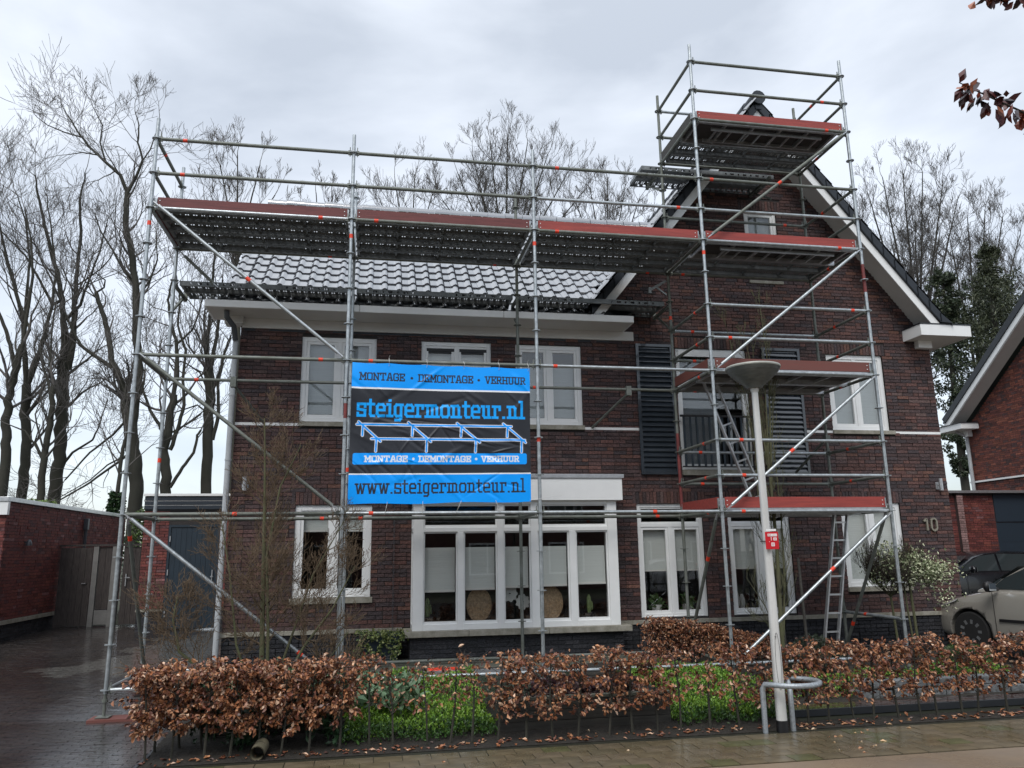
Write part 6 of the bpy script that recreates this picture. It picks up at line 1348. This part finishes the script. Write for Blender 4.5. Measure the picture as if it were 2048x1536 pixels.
T('ivy_clad_tree', 'slender leaning bare tree with yellow-green ivy at its foot, third from the left', 23, [([(82, 985), (88, 920), (95, 880), (103, 820), (107, 770)], .24, .13, .3), ([(88, 925), (70, 890), (50, 862), (20, 850)], .08, .03, .2), ([(103, 820), (98, 770), (86, 730), (80, 690)], .09, .03, .2), ([(107, 770), (100, 730), (104, 660), (112, 600)], .08, .03, .2), ([(88, 920), (78, 900), (70, 882), (80, 850), (60, 840)], .06, .02, .2)], 43, ivy=(1.8, 3.7, .75, 3000, IVYL), L0=2.2, dens=1.2, twr=.0065)
T('bare_tree', 'tall straight bare tree with a forked top, fourth from the left', 26, [([(108, 985), (118, 920), (123, 860), (126, 790), (128, 720)], .42, .32, .7), ([(128, 720), (128, 660), (124, 600), (112, 540), (95, 470), (78, 400), (70, 350)], .25, .04, .3), ([(135, 740), (146, 690), (148, 630), (152, 560), (162, 480), (160, 400), (170, 345)], .24, .04, .3), ([(132, 640), (160, 610), (178, 560), (200, 500), (215, 440)], .13, .03, .3), ([(124, 600), (105, 610), (80, 560), (50, 510), (10, 470), (-20, 440)], .12, .03, .3), ([(122, 935), (145, 905), (185, 880), (197, 855), (215, 800)], .10, .03, .2)], 44, dens=1.35)
T('bare_tree', 'tallest bare tree with a big forked crown reaching highest into the sky', 24, [([(271, 1000), (270, 930), (262, 870), (255, 800)], .44, .36, .95), ([(262, 860), (272, 800), (278, 740), (272, 660), (272, 580), (262, 500), (250, 440), (255, 385)], .32, .15, .5), ([(255, 385), (240, 350), (212, 325), (180, 295), (155, 262), (145, 245), (130, 222)], .14, .025, .15), ([(255, 385), (272, 355), (285, 320), (276, 285), (278, 250), (270, 222)], .12, .025, .15), ([(212, 325), (200, 285), (205, 250), (190, 222)], .07, .02, .15), ([(165, 275), (130, 265), (95, 250), (75, 235)], .06, .02, .1), ([(195, 310), (165, 305), (130, 310)], .05, .02, .1), ([(280, 330), (300, 300), (312, 265), (318, 240)], .06, .02, .1), ([(272, 570), (250, 545), (225, 500), (200, 460), (190, 430)], .10, .03, .3), ([(255, 800), (235, 745), (224, 720), (215, 660), (200, 610), (192, 585)], .24, .11, .4), ([(224, 735), (195, 715), (160, 690), (145, 660), (130, 625)], .14, .06, .4), ([(192, 585), (208, 575), (210, 560), (190, 545)], .07, .03, .3), ([(272, 600), (300, 560), (315, 520), (312, 470)], .08, .03, .2), ([(268, 900), (235, 925), (180, 965), (120, 1000)], .10, .04, .2), ([(262, 830), (225, 870), (180, 905), (130, 960)], .09, .04, .3)], 45, dens=1.9, L0=2.0, up=.07, ivy=(1.9, 2.4, .3, 40, IVY))
T('ivy_clad_tree', 'thin bare tree wrapped in dark ivy behind the wooden gate', 22, [([(233, 1010), (237, 960), (243, 915), (250, 880)], .14, .09, .3), ([(250, 880), (262, 840), (255, 800), (240, 760)], .07, .02, .1), ([(243, 915), (215, 930), (180, 960), (110, 1000)], .06, .02, .1)], 46, ivy=(1.2, 3.9, .34, 2600, IVY), L0=2.4, twr=.0065)
T('bare_tree', 'bare tree with a branching trunk directly behind the blue door garage', 24, [([(330, 1000), (332, 940), (328, 900), (338, 850), (347, 790)], .38, .2, .5), ([(335, 880), (318, 850), (300, 820), (285, 780), (290, 740)], .14, .05, .3), ([(345, 800), (355, 740), (352, 680), (340, 640), (336, 600), (345, 560)], .16, .05, .2), ([(340, 900), (355, 860), (368, 810), (366, 760), (372, 700), (355, 650), (360, 600), (350, 540)], .14, .04, .2), ([(352, 690), (385, 660), (400, 620), (410, 570)], .08, .03, .2), ([(340, 975), (365, 935), (388, 905), (395, 870), (402, 860)], .12, .06, .5), ([(335, 870), (370, 850), (410, 820)], .07, .03, .3)], 47, dens=1.25, ivy=(2.6, 4.0, .3, 200, IVY))
T('bare_tree', 'stout bare tree beside the house corner below the white gutter', 25, [([(409, 1000), (413, 930), (416, 860), (420, 800), (417, 735)], .37, .28, .8), ([(417, 735), (414, 690), (420, 640), (425, 560), (430, 500)], .17, .06, .3), ([(420, 740), (430, 690), (440, 630), (445, 560)], .17, .05, .3), ([(425, 880), (437, 830), (436, 770), (450, 700), (462, 670)], .15, .05, .3), ([(420, 830), (395, 810), (350, 825)], .07, .03, .3), ([(420, 790), (400, 745), (370, 725), (350, 720)], .07, .03, .3)], 48, dens=1.25)
def crown(label, Y, bx_, by_, tips, r0, seed, L0=2.4, dens=1.6, twr=.0065, depth=3, up=.14, spread=.7, name='bare_tree', **k):
    R_ = random.Random(seed); l = [([(bx_, by_ + 260), (bx_, by_ + 120), (bx_, by_)], r0, r0 * .8, .9)]
    for (tx_, ty_) in tips: l.append(([(bx_, by_), (bx_ + (tx_ - bx_) * .30, by_ + (ty_ - by_) * .36), (bx_ + (tx_ - bx_) * .68, by_ + (ty_ - by_) * .70), (tx_, ty_)], r0 * .42, .03, .2))
    T(name, label, Y, l, seed, L0=L0, dens=dens, twr=twr, depth=depth, up=up, spread=spread, **k)
crown('bare tree top showing between the left end of the scaffold and the roof', 22, 475, 520, [(440, 330), (475, 310), (520, 330), (410, 400), (550, 390)], .17, 51, L0=1.6)
crown('small bare tree top above the roof left of the second scaffold pole', 26, 640, 520, [(632, 385), (665, 400), (610, 420), (700, 420)], .14, 52, L0=1.3, dens=1.4)
crown('bare tree top above the roof between the two middle scaffold poles', 26, 820, 560, [(790, 360), (830, 350), (870, 370), (760, 400), (850, 420)], .16, 53, L0=1.7, dens=1.4)
crown('dense domed bare tree crown above the middle of the roof', 27, 1010, 590, [(885, 400), (915, 345), (945, 310), (980, 280), (1015, 272), (1055, 285), (1095, 310), (1135, 345), (1165, 385), (960, 380), (1060, 380), (1015, 350)], .26, 54, L0=1.8, dens=2.6)
crown('bare tree crown just left of the tall scaffold tower', 27, 1215, 600, [(1150, 400), (1180, 375), (1215, 365), (1250, 375), (1280, 395), (1305, 430)], .2, 55, L0=1.6, dens=2.4)
crown('large dense bare tree crown right of the gable roof', 25, 1840, 760, [(1715, 440), (1735, 385), (1765, 355), (1805, 345), (1845, 345), (1885, 370), (1915, 400), (1780, 470), (1830, 440), (1880, 460), (1920, 520)], .36, 56, L0=1.9, dens=2.7, up=.12)
crown('dense bare tree crown behind the neighbour roof at the right edge', 24, 1960, 800, [(1900, 480), (1935, 435), (1970, 420), (2005, 435), (2040, 470), (2075, 520), (1960, 520), (2020, 545)], .34, 57, L0=1.9, dens=2.7)
print('TREE SEGS', NS)
# evergreen / ivy clad mass at right
def evergreen(label, Y, cols, seed, n, pal, leaf=(.10, .22), wr=(.35, .5), name='ivy_clad_tree', gap=.0):
    R_ = np.random.RandomState(seed); b0 = px(cols[0][0], cols[0][1], 1, Y); t_ = thing(name, label, 'tree', (b0[0], Y, 0)); o3 = np.array(org(t_)); P = []; N_ = []
    tm = MB(); top = px(cols[-1][0], cols[-1][1], 1, Y); tm.path([(b0[0], Y, -.1), tuple(np.array(b0)), tuple(top)], [.22, .18, .05] if n > 5000 else [.03, .02, .01], 8); tm.build('trunk', m_bark, t_, smooth=True)
    cl = []; 
    for (x_, y_, r_) in cols:
        c = px(x_, y_, 1, Y)
        for q in range(26): cl.append((c + R_.normal(0, 1, 3) * r_ * .55, r_ * R_.uniform(.14, .3)))
    cen = np.array([c for c, r in cl]); rr = np.array([r for c, r in cl]); ci = R_.randint(0, len(cl), n); D = R_.normal(size=(n, 3)); D /= np.linalg.norm(D, axis=1, keepdims=True)
    P = cen[ci] + D * (rr[ci] * R_.uniform(.5, 1.1, n))[:, None]; D2 = D * .5 + R_.normal(size=(n, 3)) * .6 + [0, 0, -.35]
    V, F, K = leafcloud(P, D2, leaf, wr, pal, seed); mobj('crown', mkmesh('crown', V - o3, F, K), m_leafgr, t_, 'stuff')
PE = [((.034, .050, .026), .55), ((.052, .072, .036), .3), ((.08, .09, .05), .15)]
evergreen('dark ivy clad tree mass between the house and the neighbour house', 22, [(1925, 930, .5), (1925, 870, .9), (1905, 800, 1.1), (1935, 760, 1.4), (1895, 700, .9), (1945, 690, 1.5), (1985, 640, 1.2), (1935, 620, 1.1), (1990, 600, .9), (1895, 610, .6), (1885, 560, .45)], 61, 19000, PE)
evergreen('dark evergreen top rising above the neighbour roof at the right edge', 20, [(2000, 760, 1.2), (1990, 700, 1.2), (1975, 640, 1.1), (1985, 590, .9), (1978, 540, .55), (1975, 500, .3)], 62, 8500, [((.05, .062, .032), .6), ((.075, .085, .045), .4)], wr=(.15, .25), leaf=(.12, .26), name='evergreen_tree')
evergreen('green shrub behind the wooden gate', 13.5, [(285, 1075, .35), (283, 1050, .25), (287, 1030, .2)], 63, 1500, [((.10, .16, .04), 1)], leaf=(.06, .1), name='garden_shrub')
hd = px(130, 1000, 1, 30)
# far ground line behind the garages: low thicket
R_ = np.random.RandomState(71); n = 9000; P_ = np.stack([R_.uniform(-26, 2, n), R_.uniform(34, 38, n), np.abs(R_.normal(0, 1.3, n))], 1)
V, F, K = leafcloud(P_, R_.normal(size=(n, 3)), (.15, .35), (.1, .2), [((.07, .075, .05), .7), ((.10, .13, .05), .3)], 72); tag(mobj('thicket', mkmesh('thicket', V, F, K), m_leafgr, None, 'stuff'), 'low dull thicket far behind the tree trunks at the left', 'undergrowth')

# ================================================================ RED LEAVED BRANCHES CLOSE TO THE CAMERA
m_redleaf = mat('red_leaf', (0, 0, 0), .4, attr=True, noise=(40, .3))
PAL_RL = [((.085, .022, .020), .45), ((.035, .016, .018), .25), ((.20, .045, .025), .2), ((.30, .10, .05), .1)]
def branch(label, pts, dist, n, seed, lsz=(.045, .075)):
    R_ = np.random.RandomState(seed); W_ = [CAM + dist * (ROT @ np.array([(x - 1024) / FPX, 1, -(y - 768) / FPX])) for x, y in pts]
    t_ = thing('red_leaved_branch', label, 'branch', tuple(W_[0])); o3 = np.array(org(t_)); MB().path([tuple(w) for w in W_], [.002 + .0035 * (1 - i / (len(W_) - 1)) for i in range(len(W_))], 6).build('stem', m_bark, t_)
    for i in range(n):
        f = (i + R_.rand()) / n * (len(W_) - 1); k = min(int(f), len(W_) - 2); p = W_[k] + (W_[k + 1] - W_[k]) * (f - k) + R_.normal(0, .016, 3); d = (W_[k + 1] - W_[k]); d /= np.linalg.norm(d)
        D_ = (d * .3 + R_.normal(size=3) * .45 + np.array([0, 0, -.75]))[None]
        V, F, K = leafcloud(np.zeros((1, 3)), D_, lsz, (.42, .6), PAL_RL, seed * 100 + i, fold=.4); me = mkmesh('leaf', V, F, K); me.materials.append(m_redleaf); l = bpy.data.objects.new('leaf', me); C.objects.link(l); l.parent = t_; l.location = p - o3
branch('drooping twig of dark red leaves hanging in at the right edge of the sky', [(2130, 290), (2070, 235), (2010, 208), (1960, 185), (1918, 165)], 3.0, 62, 1)
branch('dark red leaves hanging in from the top right corner of the sky', [(2130, -10), (2070, -12), (2010, -12), (1962, -5)], 3.0, 46, 2)

# ================================================================ ACROSS THE STREET (seen mirrored in the windows)
oh = thing('row_house', 'brick row house across the street, behind the viewer, mirrored in the windows', 'house', (2, -24, -.35))
MB().box(-14, 22, -30, -24, -.35, 5.3).build('wall', mat('opposite_brick', (.10, .05, .042), .9, noise=(3, .3)), oh)
MB().prism([(-30.5, 5.3), (-23.5, 5.3), (-27, 8.8)], -14.3, 22.3); rf = MB(); rf.quad((-14.3, -30.5, 5.3), (22.3, -30.5, 5.3), (22.3, -27, 8.8), (-14.3, -27, 8.8)).quad((-14.3, -23.5, 5.3), (22.3, -23.5, 5.3), (22.3, -27, 8.8), (-14.3, -27, 8.8)); rf.build('roof', m_tiledk, oh)
for i in range(9):
    for z in (.4, 3.2):
        x = -12 + i * 3.9; f = MB().box(x, x + .08, -24, -23.96, z, z + 1.5).box(x + 1.7, x + 1.78, -24, -23.96, z, z + 1.5).box(x + .08, x + 1.7, -24, -23.96, z, z + .08).box(x + .08, x + 1.7, -24, -23.96, z + 1.42, z + 1.5).box(x + .85, x + .92, -24, -23.96, z + .08, z + 1.42).build('window', m_white, oh); MB().box(x + .08, x + 1.7, -24, -23.98, z + .08, z + 1.42).build('pane', MATS['tinted_car_glass'], f)
c_, rz_ = headed(13.0, -15.0, -90, side=1); car('white_car', 'white car parked across the street, only seen mirrored in the windows', (c_.x, c_.y, -.35), rz_, mat('white_car_paint', (.7, .7, .7), .3, coat=1), 'car')
bpy.context.view_layer.update()
